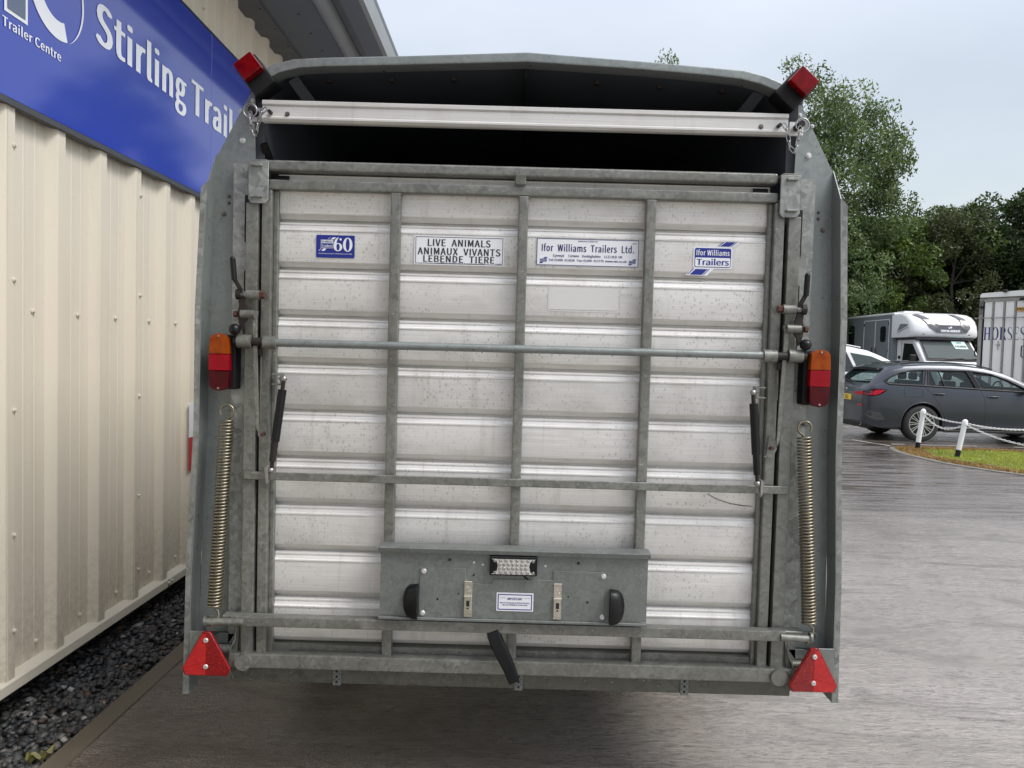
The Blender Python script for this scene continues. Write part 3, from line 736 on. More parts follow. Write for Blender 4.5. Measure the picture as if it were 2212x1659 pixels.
# chassis, axle, wheels
b = MB(); b.box(CX - .55, CX - .49, .05, LEN, .425, .44); b.box(CX + .49, CX + .55, .05, LEN, .425, .44)
for yy in (.6, 1.2, 1.8, 2.4, 3.0): b.box(CX - .86, CX + .86, yy, yy + .05, .425, .44)
part('chassis', M['galv_dark'], b, smooth=0)
b = MB(); b.box(CX - .84, CX + .84, 1.15, 1.19, .14, .42); b.box(CX - .84, CX + .84, 2.9, 2.94, .16, .40); part('cross_light_blocker', M['rubber'], b, smooth=0)  # unseen full-width panels, added to block light under the trailer
for s_ in (-1, 1): b = MB(); b.box(CX + s_ * .80, CX + s_ * .83, 1.1, 3.2, .20, .42); part('side_light_blocker', M['rubber'], b, smooth=0)  # unseen side boards, added to keep the ground beneath dark
for yy in (1.55, 2.3):
    part('axle', M['galv_dark'], rod((CX - .9, yy, .30), (CX + .9, yy, .30), .03))
    for s_ in (-1, 1):
        b = MB(); xc = CX + s_ * .97
        prof = [(-.09, .20), (-.095, .27), (-.07, .315), (0, .325), (.07, .315), (.095, .27), (.09, .20)]
        n_ = 28; vv = []; ff = []
        for k in range(n_):
            a_ = 2 * math.pi * k / n_
            for px, pr_ in prof: vv.append((xc + px, yy + pr_ * math.cos(a_), .325 + pr_ * math.sin(a_)))
        mm = len(prof)
        for k in range(n_):
            for j in range(mm - 1): ff.append((k * mm + j, k * mm + j + 1, ((k + 1) % n_) * mm + j + 1, ((k + 1) % n_) * mm + j))
        b.add(vv, ff); wh = part('wheel', M['rubber'], b)
        b = MB(); b.cyl((xc - .06, yy, .325), (xc + .07 * s_, yy, .325), .2, n=24); b.cyl((xc + .07 * s_, yy, .325), (xc + .1 * s_, yy, .325), .05, n=16); part('rim', M['galv'], b, parent=wh)
for s_ in (-1, 1):
    xc = CX + s_ * .98; b = MB(); pts = [(1.1, .42), (1.2, .66), (1.35, .70), (2.5, .70), (2.65, .66), (2.75, .42)]
    b.prism(pts + [(y_, z_ - .01) for y_, z_ in pts[::-1]], xc - .11, xc + .11, 'x'); part('mudguard', M['galv_sheet'], b)

# ---- rear side plates with forward fold and lip
def side_plate(s_):
    X = lambda x: CX + s_ * x
    pl = [(.852, 2.286), (.862, 2.286), (.963, 2.092), (.974, 2.08), (1.012, .50), (1.0, .43), (.875, .42), (.862, .46), (.848, 2.03)]
    b = MB(); b.prism([(X(x), z) for x, z in pl], -.002, .004, 'y'); p_ = part('rear_side_plate', M['galv_sheet'], b, smooth=20)
    # fold: wall toward the camera, growing from nothing at z=2.09 to full depth at z=1.985, then lip
    x_at = lambda z: .966 + (2.08 - z) * .0265
    zs = [2.085, 1.985, 1.6, 1.2, .8, .38]; zs[-1] = .385 if s_ < 0 else .415; dep = [0.002, .07, .07, .07, .07, .07]
    b = MB(); vv = []; ff = []
    for z, d in zip(zs, dep):
        x = x_at(z) + .004 + (.004 * math.sin(z * 9)); vv += [(X(x), 0, z), (X(x), -d, z), (X(x + .003), -d, z), (X(x + .003), 0, z)]
    for i in range(len(zs) - 1):
        for j in range(4): ff.append((i * 4 + j, i * 4 + (j + 1) % 4, (i + 1) * 4 + (j + 1) % 4, (i + 1) * 4 + j))
    b.add(vv, ff); part('plate_fold', M['galv_sheet'], b, smooth=20)
    b = MB(); vv = []; ff = []
    for z in (1.985, 1.965, 1.6, 1.25, 1.2, .8, .385 if s_ < 0 else .415):
        x = x_at(z) + .0075 + (.004 * math.sin(z * 9)); w_ = .001 if z == 1.985 else .0165 + .002 * math.sin(z * 14); vv += [(X(x), -.07, z), (X(x + w_), -.072, z), (X(x + w_), -.068, z), (X(x), -.066, z)]
    for i in range(6):
        for j in range(4): ff.append((i * 4 + j, i * 4 + (j + 1) % 4, (i + 1) * 4 + (j + 1) % 4, (i + 1) * 4 + j))
    b.add(vv, ff); part('plate_lip', M['galv_spangle'], b, smooth=20)
    # rivets and bolts
    for x, z, r in ((.858, 2.255, .007), (.898, 2.222, .006), (.890, 2.13, .009), (.86, 2.048, .005), (.93, 1.955, .005), (.93, 1.935, .005), (.918, .60, .009), (.945, 1.90, .007)):
        b = MB(); b.cyl((X(x), -.002, z), (X(x), -.006, z), r * 1.15, r * .9, 12); b.cyl((X(x), -.006, z), (X(x), -.010, z), r * .55, n=8)
        part('bolt', M['rivet' if z > 2.1 else 'dark_bolt'], b)
    # slotted channel next to the gate post
    b = MB(); b.box(X(.861), X(.906), -.030, -.026, .50, 2.052); b.box(X(.900), X(.906), -.026, -.003, .50, 2.052)
    part('slotted_channel', M['galv_spangle'], b, smooth=0)
    b = MB()
    for z0, z1 in ((1.81, 1.955), (1.49, 1.72)): b.box(X(.858), X(.869), -.0325, -.0305, z0, z1)
    part('channel_slot', M['hole'], b, smooth=0)
    b = MB(); b.box(X(.905), X(.911), -.012, -.003, .60, 2.0); part('rubber_strip', M['rubber'], b, smooth=0)
    # gate post and lower boss
    b = MB(); b.box(X(.819), X(.858), -.055, .0, .470, 1.93); part('gate_post', M['galv'], b, bevel=.004, seg=2)
    part('post_boss', M['galv'], rod((X(.842), -.02, .492), (X(.842), -.078, .492), .026, 18))
    # dark gap
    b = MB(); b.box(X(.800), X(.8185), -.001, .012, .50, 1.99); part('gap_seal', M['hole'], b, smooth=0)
    # corner plate with tabs
    b = MB(); z0, z1 = 1.925, 2.054; pts = [(X(.786), z1), (X(.848), z1), (X(.848), z0 + .012), (X(.840), z0), (X(.795), z0), (X(.786), z0 + .012)]
    b.prism(pts, -.066, -.060, 'y'); cp = part('corner_plate', M['galv_spangle'], b, smooth=20, bevel=.0015)
    for z in (2.040, 1.945):
        b = MB(); b.box(X(.803), X(.838), -.078, -.0665, z - .0035, z + .0035); part('tab', M['galv_spangle'], b, parent=cp, bevel=.0015)
    b = MB(); b.box(X(.792), X(.845), -.062, .02, 2.048, 2.060); part('post_cap', M['galv'], b, bevel=.002)
    # upper pin plate, ring and pin
    b = MB(); b.box(X(.822), X(.868), -.012, -.006, 2.188, 2.232); part('pin_bracket', M['rivet'], b, bevel=.004)
    b = MB(); b.cyl((X(.845), -.006, 2.212), (X(.845), -.06, 2.212), .011, n=6); part('locking_pin', M['rust'], b)
    b = MB(); b.torus((X(.846), -.062, 2.207), .0205, .0022, 'y', 24, 8); part('pin_ring', M['bright'], b, smooth=60)
    # pin chain: links hanging between the pin and the bar bolt
    ch = empty('pin_chain', (X(.83), -.066, 2.17), 0); ch.parent = T; ch.location = Vector((X(.83), -.066, 2.17)) - Vector((.015, 0, .4)); ORG[ch.name] = Vector((X(.83), -.066, 2.17))
    if s_ < 0: pp = [(-.829, 2.200), (-.828, 2.182), (-.826, 2.164), (-.822, 2.146), (-.815, 2.128), (-.808, 2.146), (-.804, 2.164), (-.800, 2.183), (-.793, 2.200), (-.783, 2.210)]
    else: pp = [(.852, 2.200), (.850, 2.180), (.848, 2.161), (.845, 2.142), (.836, 2.124), (.824, 2.136), (.819, 2.155), (.815, 2.174), (.810, 2.193), (.802, 2.206)]
    lk = None
    for i in range(len(pp) - 1):
        a_ = Vector((pp[i][0], -.068, pp[i][1])); c_ = Vector((pp[i + 1][0], -.068, pp[i + 1][1])); m_ = (a_ + c_) / 2; t_ = (c_ - a_).normalized()
        b = MB(); wv = Vector((0, 1, 0)) if i % 2 else t_.cross(Vector((0, 1, 0))); path = []
        for k in range(14):
            q = 2 * math.pi * k / 14; path.append(m_ + t_ * (.0058 * math.cos(q) + (.0065 if math.cos(q) > 0 else -.0065)) + wv * .0055 * math.sin(q))
        b.tube(path, .0017, 6, closed=True); b.build('link', M['bright'], ch, smooth=60)
    if s_ < 0:
        b = MB(); b.tube([(-.815, -.068, 2.125), (-.814, -.066, 2.105), (-.816, -.06, 2.09)], .0018, 6); b.build('link', M['bright'], ch)
        b = MB(); b.bar((-.812, .01, 2.125), (-.80, .05, 2.075), .02, .02); part('rubber_stop', M['rubber'], b)
    # tail lamp
    lx0, lx1 = (.888, .951) ; z0, z1 = 1.346, 1.522
    b = MB(); b.box(X(lx0 - .012), X(lx1 - .008), -.075, -.003, z0 + .004, z1 - .004); tl = part('tail_lamp', M['rubber'], b, bevel=.006, seg=2)
    def lens_seg(nm, mat, za, zb, rt, rb):
        P_ = []; ra = .014
        if rb: P_ += [(X(lx0 + .002), za + ra), (X(lx0 + ra), za + .003), (X((lx0 + lx1) / 2), za), (X(lx1 - ra), za + .003), (X(lx1 - .002), za + ra)]
        else: P_ += [(X(lx0), za), (X(lx1), za)]
        if rt: P_ += [(X(lx1 - .002), zb - ra), (X(lx1 - ra), zb - .003), (X((lx0 + lx1) / 2), zb), (X(lx0 + ra), zb - .003), (X(lx0 + .002), zb - ra)]
        else: P_ += [(X(lx1), zb), (X(lx0), zb)]
        b = MB(); b.prism(P_, -.100, -.076, 'y'); return b.build(nm, mat, tl, bevel=.003, seg=2)
    lens_seg('amber_lens', M['amber_lens'], z1 - .063, z1, True, False)
    lens_seg('red_lens', M['red_lens'], z0 + .062, z1 - .0635, False, False)
    lens_seg('dark_red_lens', M['dark_red_lens'], z0, z0 + .0615, False, True)
    for zz in (z0 + .008, z1 - .008):
        b = MB(); b.cyl((X((lx0 + lx1) / 2), -.1, zz), (X((lx0 + lx1) / 2), -.103, zz), .0032, n=10); b.build('screw', M['bright'], tl)
    # spring and hooks
    if s_ < 0: ptop, pbot = Vector((-.886, -.075, 1.255)), Vector((-.914, -.085, .668))
    else: ptop, pbot = Vector((.903, -.075, 1.253)), Vector((.939, -.085, .668))
    t_ = (pbot - ptop); Ls = t_.length; t_.normalize(); a_ = Vector((1, 0, 0)); a_ = (a_ - a_.dot(t_) * t_).normalized(); c_ = t_.cross(a_)
    turns = 58; st = 16; rr = .0200; path = []
    for k in range(turns * st + 1):
        q = 2 * math.pi * k / st; path.append(ptop + t_ * (Ls * k / (turns * st)) + a_ * math.cos(q) * rr + c_ * math.sin(q) * rr)
    b = MB(); b.tube(path, .0034, 6); sp_ = part('coil_spring', M['zinc'], b, smooth=80)
    hk = ptop + Vector((0, 0, .026)); path = [hk + Vector((.021 * math.cos(q), 0, .021 * math.sin(q))) for q in [R(d) for d in range(-70, 230, 20)]]
    if s_ > 0: path = [hk + Vector((-(p - hk).x, 0, (p - hk).z)) for p in path]
    b = MB(); b.tube([ptop + Vector((s_ * -.0, 0, -.003))] + path, .0038, 8); b.build('spring_hook', M['zinc'], sp_, smooth=60)
    hk = Vector((X(.955) if s_ < 0 else X(.930), -.085, .626)); q0 = pbot
    b = MB(); b.tube([q0, q0 + Vector((.012, 0, -.012)), q0 + Vector((.014, 0, -.026)), Vector((q0.x + .002, -.098, .618)), Vector((q0.x - .008, -.094, .608)), Vector((q0.x - .013, -.08, .618)), Vector((q0.x - .010, -.075, .636))], .0038, 8)
    b.build('spring_hook', M['zinc'], sp_, smooth=60)
    # anchor of the spring
    b = MB(); b.bar((X(.90), -.004, 1.292), (X(.898), -.06, 1.285), .012, .006, (0, 0, 1)); b.box(X(.894), X(.906), -.01, -.003, 1.27, 1.312); part('spring_anchor', M['dark_bolt'], b, bevel=.001)
    b = MB(); b.box(X(.893), X(.899), -.0045, -.0035, 1.308, 1.338); part('plate_slot', M['ghost' if s_ < 0 else 'hole'], b, smooth=0)
    for zz in (1.345, 1.30, 1.268):
        b = MB(); b.torus((X(.882), -.004, zz), .0055, .0018, 'y', 12, 6); b.cyl((X(.882), 0, zz), (X(.882), -.008, zz), .003, n=8); part('bolt', M['dark_bolt'], b)
    # lever with black grip
    gx = [(-.865, 1.748), (-.859, 1.684), (-.842, 1.658), (-.850, 1.642)] if s_ < 0 else [(.882, 1.745), (.880, 1.684), (.866, 1.658), (.874, 1.642)]
    b = MB(); b.cyl((gx[0][0], -.10, gx[0][1]), (gx[1][0], -.10, gx[1][1]), .0085, n=14); b.ball((gx[0][0], -.10, gx[0][1]), .0085, 12); lv = part('latch_lever', M['black'], b)
    b = MB(); b.bar((gx[1][0], -.10, gx[1][1] + .005), (gx[2][0], -.095, gx[2][1]), .013, .006); b.bar((gx[2][0], -.095, gx[2][1] + .004), (gx[3][0] + s_ * -.006, -.09, gx[3][1]), .013, .006)
    b.build('lever_arm', M['rust'], lv, bevel=.001)
    hz = 1.643
    b = MB(); b.cyl((X(.872), -.085, hz), (X(.858), -.085, hz), .016, n=16); b.build('lever_hub', M['rust'], lv)
    b = MB()
    for q in range(4): b.torus((X(.857 - .004 * q), -.085, hz), .009, .0016, 'x', 14, 6)
    b.build('lever_spring', M['bright'], lv)
    part('hinge_tube', M['galv'], rod((X(.843), -.08, hz), (X(.803), -.08, hz), .0145, 18))
    part('hex_bolt', M['rust_red'], rod((X(.803), -.08, hz), (X(.787), -.08, hz), .0115, 6))
    # curved latch plate, ball knob, lower tube
    b = MB(); pts = [(X(.868), 1.640), (X(.848), 1.640), (X(.838), 1.605), (X(.836), 1.57), (X(.846), 1.555), (X(.852), 1.530), (X(.862), 1.545), (X(.868), 1.58), (X(.864), 1.61)]
    b.prism(pts, -.088, -.080, 'y'); part('latch_plate', M['rust'], b, bevel=.0015)
    b = MB(); pts = [(X(.874), 1.610), (X(.885), 1.606), (X(.889), 1.596), (X(.888), 1.572), (X(.874), 1.562)]; b.prism(pts, -.04, -.034, 'y'); part('latch_ear', M['galv'], b)
    part('lower_hinge_tube', M['galv'], rod((X(.858), -.085, 1.583), (X(.815), -.085, 1.583), .0135, 16))
    part('hex_bolt', M['rust_red'], rod((X(.880), -.085, 1.583), (X(.870), -.085, 1.583), .010, 6))
    b = MB(); b.ball((X(.872 if s_ > 0 else .873), -.095, 1.535), .0175, 18); b.cyl((X(.872), -.095, 1.52), (X(.866), -.085, 1.495), .004, n=8); part('ball_knob', M['black'], b, smooth=60)
    b = MB(); b.box(X(.836), X(.864), -.048, -.034, 1.50, 1.60); part('latch_housing', M['hole'], b, bevel=.003)
    # long hook bar down the gate gap
    b = MB(); pr = [(X(.806), 1.592), (X(.822), 1.592), (X(.825), 1.575), (X(.816), 1.35), (X(.810), 1.235), (X(.800), 1.215), (X(.803), 1.34), (X(.811), 1.572)]
    b.prism(pr, -.082, -.076, 'y'); part('hook_bar', M['galv'], b, bevel=.001)
    b = MB(); b.prism([(X(.796), 1.185), (X(.768), 1.184), (X(.776), 1.192), (X(.782), 1.245), (X(.790), 1.248), (X(.806), 1.235), (X(.808), 1.21)], -.066, -.060, 'y'); part('keeper_bracket', M['galv'], b)
    part('hex_bolt', M['rust_red'], rod((X(.789), -.06, 1.213), (X(.789), -.084, 1.213), .006, 6))
    b = MB(); b.box(X(.800), X(.806), -.062, -.058, 1.36, 1.49); part('wire_clip', M['galv'], b, bevel=.001)
    # rod collars
    part('rod_collar', M['galv'], rod((X(.788), -.08, 1.498), (X(.748), -.08, 1.498), .0205, 22))
    part('rod_collar', M['galv'], rod((X(.868), -.08, 1.500), (X(.825), -.08, 1.500), .0205, 22))
    part('rod_end', M['rust'], rod((X(.880), -.08, 1.500), (X(.868), -.08, 1.500), .0135, 16))
    part('rod_stub', M['rust'], rod((X(.825), -.08, 1.499), (X(.788), -.08, 1.499), .013, 14))
    b = MB(); b.box(X(.797), X(.812), -.075, -.06, 1.455, 1.482); part('collar_weld', M['rust'], b, bevel=.003)
    # gas strut
    if s_ < 0: st_, sb_ = Vector((-.708, -.085, 1.388)), Vector((-.742, -.09, 1.104))
    else: st_, sb_ = Vector((.736, -.085, 1.385)), Vector((.759, -.09, 1.104))
    d_ = (sb_ - st_)
    b = MB(); b.cyl(st_ + d_ * .12, st_ + d_ * .68, .0130, n=18); gs = part('gas_strut', M['black'], b)
    b = MB(); b.cyl(st_ + d_ * .68, st_ + d_ * .90, .0105, .0100, 16); b.build('strut_sleeve', M['rust'] if s_ < 0 else M['black'], gs)
    b = MB(); b.cyl(st_ + d_ * .02, st_ + d_ * .12, .0065, n=12); b.cyl(st_ + d_ * .90, st_ + d_ * .98, .006, n=12); b.build('strut_rod', M['rust'], gs)
    for q in (st_, sb_):
        b = MB(); b.ball(q, .0098, 14); b.build('ball_end', M['bright'], gs, smooth=60)
    bx = st_.x; b = MB()
    b.box(bx + s_ * .016, bx + s_ * .044, -.07, -.04, 1.397, 1.402); b.box(bx + s_ * .016, bx + s_ * .044, -.07, -.04, 1.366, 1.371); b.box(bx + s_ * .012, bx + s_ * .017, -.07, -.04, 1.366, 1.402)
    part('strut_bracket', M['galv'], b, bevel=.001)
    part('strut_bolt', M['bright'], rod((bx + s_ * .02, -.07, 1.387), (bx, -.082, 1.388), .004, 8))
    b = MB(); b.prism([(sb_.x + s_ * .008, 1.12), (sb_.x + s_ * .02, 1.112), (sb_.x + s_ * .016, 1.075), (sb_.x + s_ * .012, 1.062), (sb_.x + s_ * .008, 1.08)], -.098, -.078, 'y'); part('strut_lug', M['bright'], b, bevel=.001)
    # torsion-bar end pin
    tz = .627
    b = MB(); b.cyl((X(.835), -.09, tz), (X(.950 if s_ < 0 else .925), -.09, tz - .003), .0115, n=16); b.cyl((X(.950 if s_ < 0 else .925), -.09, tz), (X(.957 if s_ < 0 else .932), -.09, tz), .017, n=16); part('spring_pin', M['galv'], b)
    b = MB(); b.box(X(.838), X(.905), -.088, -.05, tz + .010, tz + .018); part('bar_tongue', M['galv'], b, bevel=.002)
    # triangle reflector with bracket
    tx_ = X(.953 if s_ < 0 else .940)
    b = MB(); b.box(X(.958), X(1.006) , -.085, -.082, .48, .592); b.box(X(.93), X(1.0), -.082, -.004, .458, .462); part('reflector_bracket', M['plate_sheet'], b, smooth=0, bevel=.001)
    b = MB(); b.box(X(.885), X(.985), -.010, -.005, .565, .615); part('bolt_plate', M['galv_sheet'], b, smooth=0)
    for xx in (.895, .968): part('bolt', M['dark_bolt'], rod((X(xx), -.005, .603), (X(xx), -.02, .603), .007, 8))
    b = MB(); b.prism([(X(.935), .565), (X(.885), .565), (X(.905), .535), (X(.985), .535)], -.03, -.02, 'y'); part('gusset', M['galv_sheet'], b)
    part('hinge_tube', M['galv'], rod((X(.885), -.05, .525), (X(.94), -.05, .525), .014, 16))
    # bowed hinge strap beside the bottom bar
    b = MB(); b.tube([(X(.868), -.06, .60), (X(.872), -.064, .56), (X(.886), -.066, .53), (X(.888), -.066, .49), (X(.886), -.06, .455), (X(.884), -.04, .425)], .0025, 6); part('hinge_strap', M['galv'], b)
    b = MB(); b.prism([(X(.862), .60), (X(.880), .545), (X(.888), .50), (X(.886), .445), (X(.878), .46), (X(.868), .53)], -.052, -.044, 'y'); part('hinge_plate', M['galv_dark'], b)
    # end-outline marker lamp
    c0 = (-.837, 2.337) if s_ < 0 else (.857, 2.337)
    ax = Vector((s_ * .78, 0, .62)).normalized() if False else None
    u_ = Vector((.60, 0, .80)) if s_ < 0 else Vector((.78, 0, -.63)); v_ = Vector((u_.z, 0, -u_.x))
    def quad(bm, c, hu, hv, y0, y1):
        P_ = [(c[0] + u_.x * a + v_.x * q, c[1] + u_.z * a + v_.z * q) for a, q in ((-hu, -hv), (hu, -hv), (hu, hv), (-hu, hv))]; bm.prism(P_, y0, y1, 'y')
    inw = Vector((-s_ * .60, 0, -.75)).normalized()
    if s_ < 0: u_ = Vector((.78, 0, .62)); v_ = Vector((.62, 0, -.78)); hu, hv = .034, .030
    else: u_ = Vector((.74, 0, -.67)); v_ = Vector((-.67, 0, -.74)); hu, hv = .036, .030
    b = MB(); c1 = (c0[0] + v_.x * .020, c0[1] + v_.z * .020); quad(b, c1, hu + .005, hv + .024, -.046, .035); mk = part('marker_lamp', M['rubber'], b, bevel=.006, seg=2)
    b = MB(); quad(b, c0, hu, hv, -.078, -.0465); b.build('marker_lens', M['marker_red'], mk, bevel=.005, seg=2)
    return tx_
txs = [side_plate(-1), side_plate(1)]
for tx_, ap in ((-.934, .595), (.955, .597)):
    bz = ap - .139; hw = .076
    rim_ = [(tx_ - .012, ap), (tx_ + .012, ap), (tx_ + hw, bz + .022), (tx_ + hw - .010, bz), (tx_ - hw + .010, bz), (tx_ - hw, bz + .022)]
    b = MB(); b.prism(rim_, -.098, -.088, 'y'); tr = b.build('triangle_reflector', M['red_dark'], T, bevel=.002)
    k = .93; cz = bz + .05
    sh = lambda p: (tx_ + (p[0] - tx_) * k, cz + (p[1] - cz) * k)
    P_ = [sh(p) for p in rim_]; ctr = (tx_, cz - .006); topm = (tx_, P_[0][1])
    f1 = [P_[0], topm, ctr, P_[5]]; f2 = [topm, P_[1], P_[2], ctr]; f3 = [ctr, (tx_, P_[3][1]), P_[4], P_[5]]; f4 = [ctr, P_[2], P_[3], (tx_, P_[3][1])]
    for fc, mt in ((f1, 'red' if tx_ < 0 else 'red_dark'), (f2, 'red_dark' if tx_ < 0 else 'red'), (f3, 'red' if tx_ < 0 else 'red_dark'), (f4, 'red_dark' if tx_ < 0 else 'red')):
        cxm = sum(p[0] for p in fc) / len(fc); czm = sum(p[1] for p in fc) / len(fc); fc = [(cxm + (p[0] - cxm) * .985, czm + (p[1] - czm) * .985) for p in fc]
        b = MB(); b.prism(fc, -.1005, -.0982, 'y'); b.build('reflector_facet', M[mt], tr, smooth=0)
    for zz in (ap - .026, bz + .030):
        b = MB(); b.cyl((tx_, -.1005, zz), (tx_, -.104, zz), .0078, .006, 16); b.build('rivet', M['rivet'], tr)
        b = MB(); b.cyl((tx_, -.104, zz), (tx_, -.1045, zz), .0016, n=8); b.build('rivet_hole', M['hole'], tr)

# ---- top rail across the opening
b = MB(); zb_, zt_ = 2.183, 2.250
prof = [(-.012, zt_), (-.030, zt_), (-.034, zt_ - .003), (-.034, zt_ - .013), (-.028, zt_ - .017), (-.030, zt_ - .020), (-.030, zb_ + .018), (-.034, zb_ + .014), (-.034, zb_ + .009), (-.026, zb_ + .002), (-.012, zb_)]
b.prism(prof, -.804, .828, 'x'); part('top_rail', M['alu_bar'], b, smooth=30)
for xx in (-.726, .744):
    b = MB(); b.torus((xx, -.031, 2.208), .0062, .0016, 'y', 14, 6); b.cyl((xx, -.03, 2.208), (xx, -.036, 2.208), .0045, n=10); part('rail_rivet', M['dark_bolt'], b)
for xx in (-.777, .797):
    b = MB(); b.cyl((xx, -.03, 2.21), (xx, -.05, 2.21), .0062, n=6); part('rail_bolt', M['rust'], b)
# ---- header beam and seal gap
b = MB(); b.box(-.788, .800, -.045, .03, 2.030, 2.064); part('header_beam', M['galv'], b, bevel=.008, seg=3)
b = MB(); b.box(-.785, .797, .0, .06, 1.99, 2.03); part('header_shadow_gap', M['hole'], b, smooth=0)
b = MB()
for xx in (-.745, .755): b.cyl((xx - .022, -.012, 2.012), (xx + .022, -.012, 2.012), .010, n=12)
part('seal_plug', M['rubber'], b)
b = MB(); b.box(-.014, .020, -.058, -.046, 2.003, 2.036); part('centre_catch', M['galv_dark'], b, bevel=.003)
# ---- ramp planks
prof = [(.016, 0), (.016, .0050), (.004, .0056), (.002, .0085), (-.0110, .0195), (-.0125, .0225), (-.0125, .117), (-.0150, .1185), (-.0150, .1225), (-.0095, .126), (-.0060, .137), (-.0085, .1385), (-.0085, .1425), (.004, .1468), (.016, .1472), (.016, .1499)]
b = MB(); b.prism([(y, z) for y, z in prof] + [(.022, .1499), (.022, 0)], -.757, .787, 'x')
for i_, f_ in enumerate(b.f):
    if max(b.v[q][2] for q in f_) <= .0230: b.mi[i_] = 1
pk = None
for k in range(10):
    z0 = .534 + k * .15
    if pk is None:
        pk = b.build('plank', [M['alu'], M['alu_grimy']], T, smooth=35); pk.data.transform(Matrix.Translation((.015, 0, .4))); pk.location = (-.015, 0, z0 - .4)
    else:
        # each plank its own mesh copy is not needed: the grain differs through the object position
        copy_to(pk, T, (-.015, 0, z0 - .4))
# planks share a mesh, so shift the grain by object location
for m_ in (M['alu'],):
    N_, L_ = m_.node_tree.nodes, m_.node_tree.links
    oi = N_.new('ShaderNodeObjectInfo')
    for t in [n for n in N_ if n.type == 'TEX_COORD']:
        va = N_.new('ShaderNodeVectorMath'); va.operation = 'ADD'
        vm_ = N_.new('ShaderNodeVectorMath'); vm_.operation = 'MULTIPLY'; vm_.inputs[1].default_value = (3.7, 1.3, 1.0); L_.new(oi.outputs['Location'], vm_.inputs[0])
        for lk_ in list(t.outputs['Object'].links):
            to = lk_.to_socket; L_.remove(lk_); L_.new(va.outputs[0], to)
        L_.new(t.outputs['Object'], va.inputs[0])
        cm = N_.new('ShaderNodeCombineXYZ'); sx = N_.new('ShaderNodeSeparateXYZ'); L_.new(oi.outputs['Location'], sx.inputs[0])
        mu = N_.new('ShaderNodeMath'); mu.operation = 'MULTIPLY'; mu.inputs[1].default_value = 7.31; L_.new(sx.outputs[2], mu.inputs[0]); L_.new(mu.outputs[0], cm.inputs[0]); L_.new(sx.outputs[2], cm.inputs[2])
        L_.new(cm.outputs[0], va.inputs[1])
b = MB(); b.box(-.757, .787, -.020, .02, .508, .533); b.box(-.757, .787, -.026, -.020, .506, .512); part('ramp_edge_channel', M['galv'], b, smooth=0)
# ---- ramp frame
b = MB(); b.box(-.779, .802, -.048, -.016, 1.9725, 2.003); part('ramp_frame_rail', M['galv'], b, bevel=.005, seg=2)
for x0, x1 in ((-.796, -.764), (.792, .824)):
    b = MB(); b.box(x0, x1, -.050, -.002, .508, 1.972); part('ramp_frame_stile', M['galv'], b, bevel=.005, seg=2)
for x0, x1 in ((-.764, -.750), (.779, .792)):
    b = MB(); b.box(x0, x1, -.030, -.003, .515, 1.972); part('stile_flange', M['galv'], b, bevel=.002)
for x0, x1 in ((-.397, -.366), (.0, .030), (.395, .426)):
    b = MB(); b.box(x0, x1, -.050, -.018, .512, 1.9725); part('ramp_post', M['galv'], b, bevel=.005, seg=2)
    b = MB(); b.box(x0 - .004, x1 + .004, -.046, -.02, 1.966, 1.974); part('weld', M['galv'], b, bevel=.003)
# ---- lift rod, flat bar, torsion bar, bottom bar, rear beam
part('ramp_rod', M['galv_sheet'], rod((-.752, -.08, 1.498), (.777, -.08, 1.500), .0125, 20))
b = MB()
for xx in [-.70, -.69, -.665, -.60, -.55, -.42, -.33, -.21, -.1, .05, .14, .3, .5, .56, .61, .7]:
    r_ = random.uniform(.0018, .0032); b.ball((xx, -.081, 1.4865), r_, 8, (1, 1, 1.4))
o = part('water_drops', M['rivet'], b, smooth=80); o['kind'] = 'stuff'
_b = _base('water'); _set(_b[3], (.55, .58, .6), .03, .6, 1); o.data.materials[0] = _b[0]
b = MB(); b.box(-.838, .864, -.066, -.056, 1.069, 1.094); part('flat_bar', M['galv'], b, bevel=.002)
b = MB(); b.box(-.862, .866, -.092, -.055, .6125, .6455); part('torsion_bar', M['galv'], b, bevel=.004, seg=2)
b = MB(); b.box(-.874, .912, -.066, -.026, .470, .5165); part('bottom_bar', M['galv'], b, bevel=.006, seg=2)
b = MB(); b.box(-.884, .912, -.024, .03, .410, .4695); part('rear_beam', M['galv_dark'], b, bevel=.004, seg=2)
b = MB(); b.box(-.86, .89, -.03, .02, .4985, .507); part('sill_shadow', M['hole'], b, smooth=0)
for xx in (-.542, .041, .572):
    b = MB(); b.box(xx - .013, xx + .013, -.028, -.025, .406, .462); tb = part('perforated_tab', M['plate_sheet'], b, bevel=.001)
    b = MB()
    for i in range(3):
        b.disc((xx, -.0288, .418 + i * .017), .0042)
        for q in (-1, 1): b.disc((xx + q * .008, -.0288, .4265 + i * .017), .002, n=8)
    b.build('holes', M['hole'], tb, smooth=0)
# scratch arc on the aluminium
b = MB(); pts = [(.625, 1.055), (.66, 1.038), (.70, 1.026), (.74, 1.020), (.772, 1.019)]; b.tube([(x, -.0132, z) for x, z in pts], [.0008, .0014, .0014, .002, .0008], 6); part('scratch', M['dark_bolt'], b)

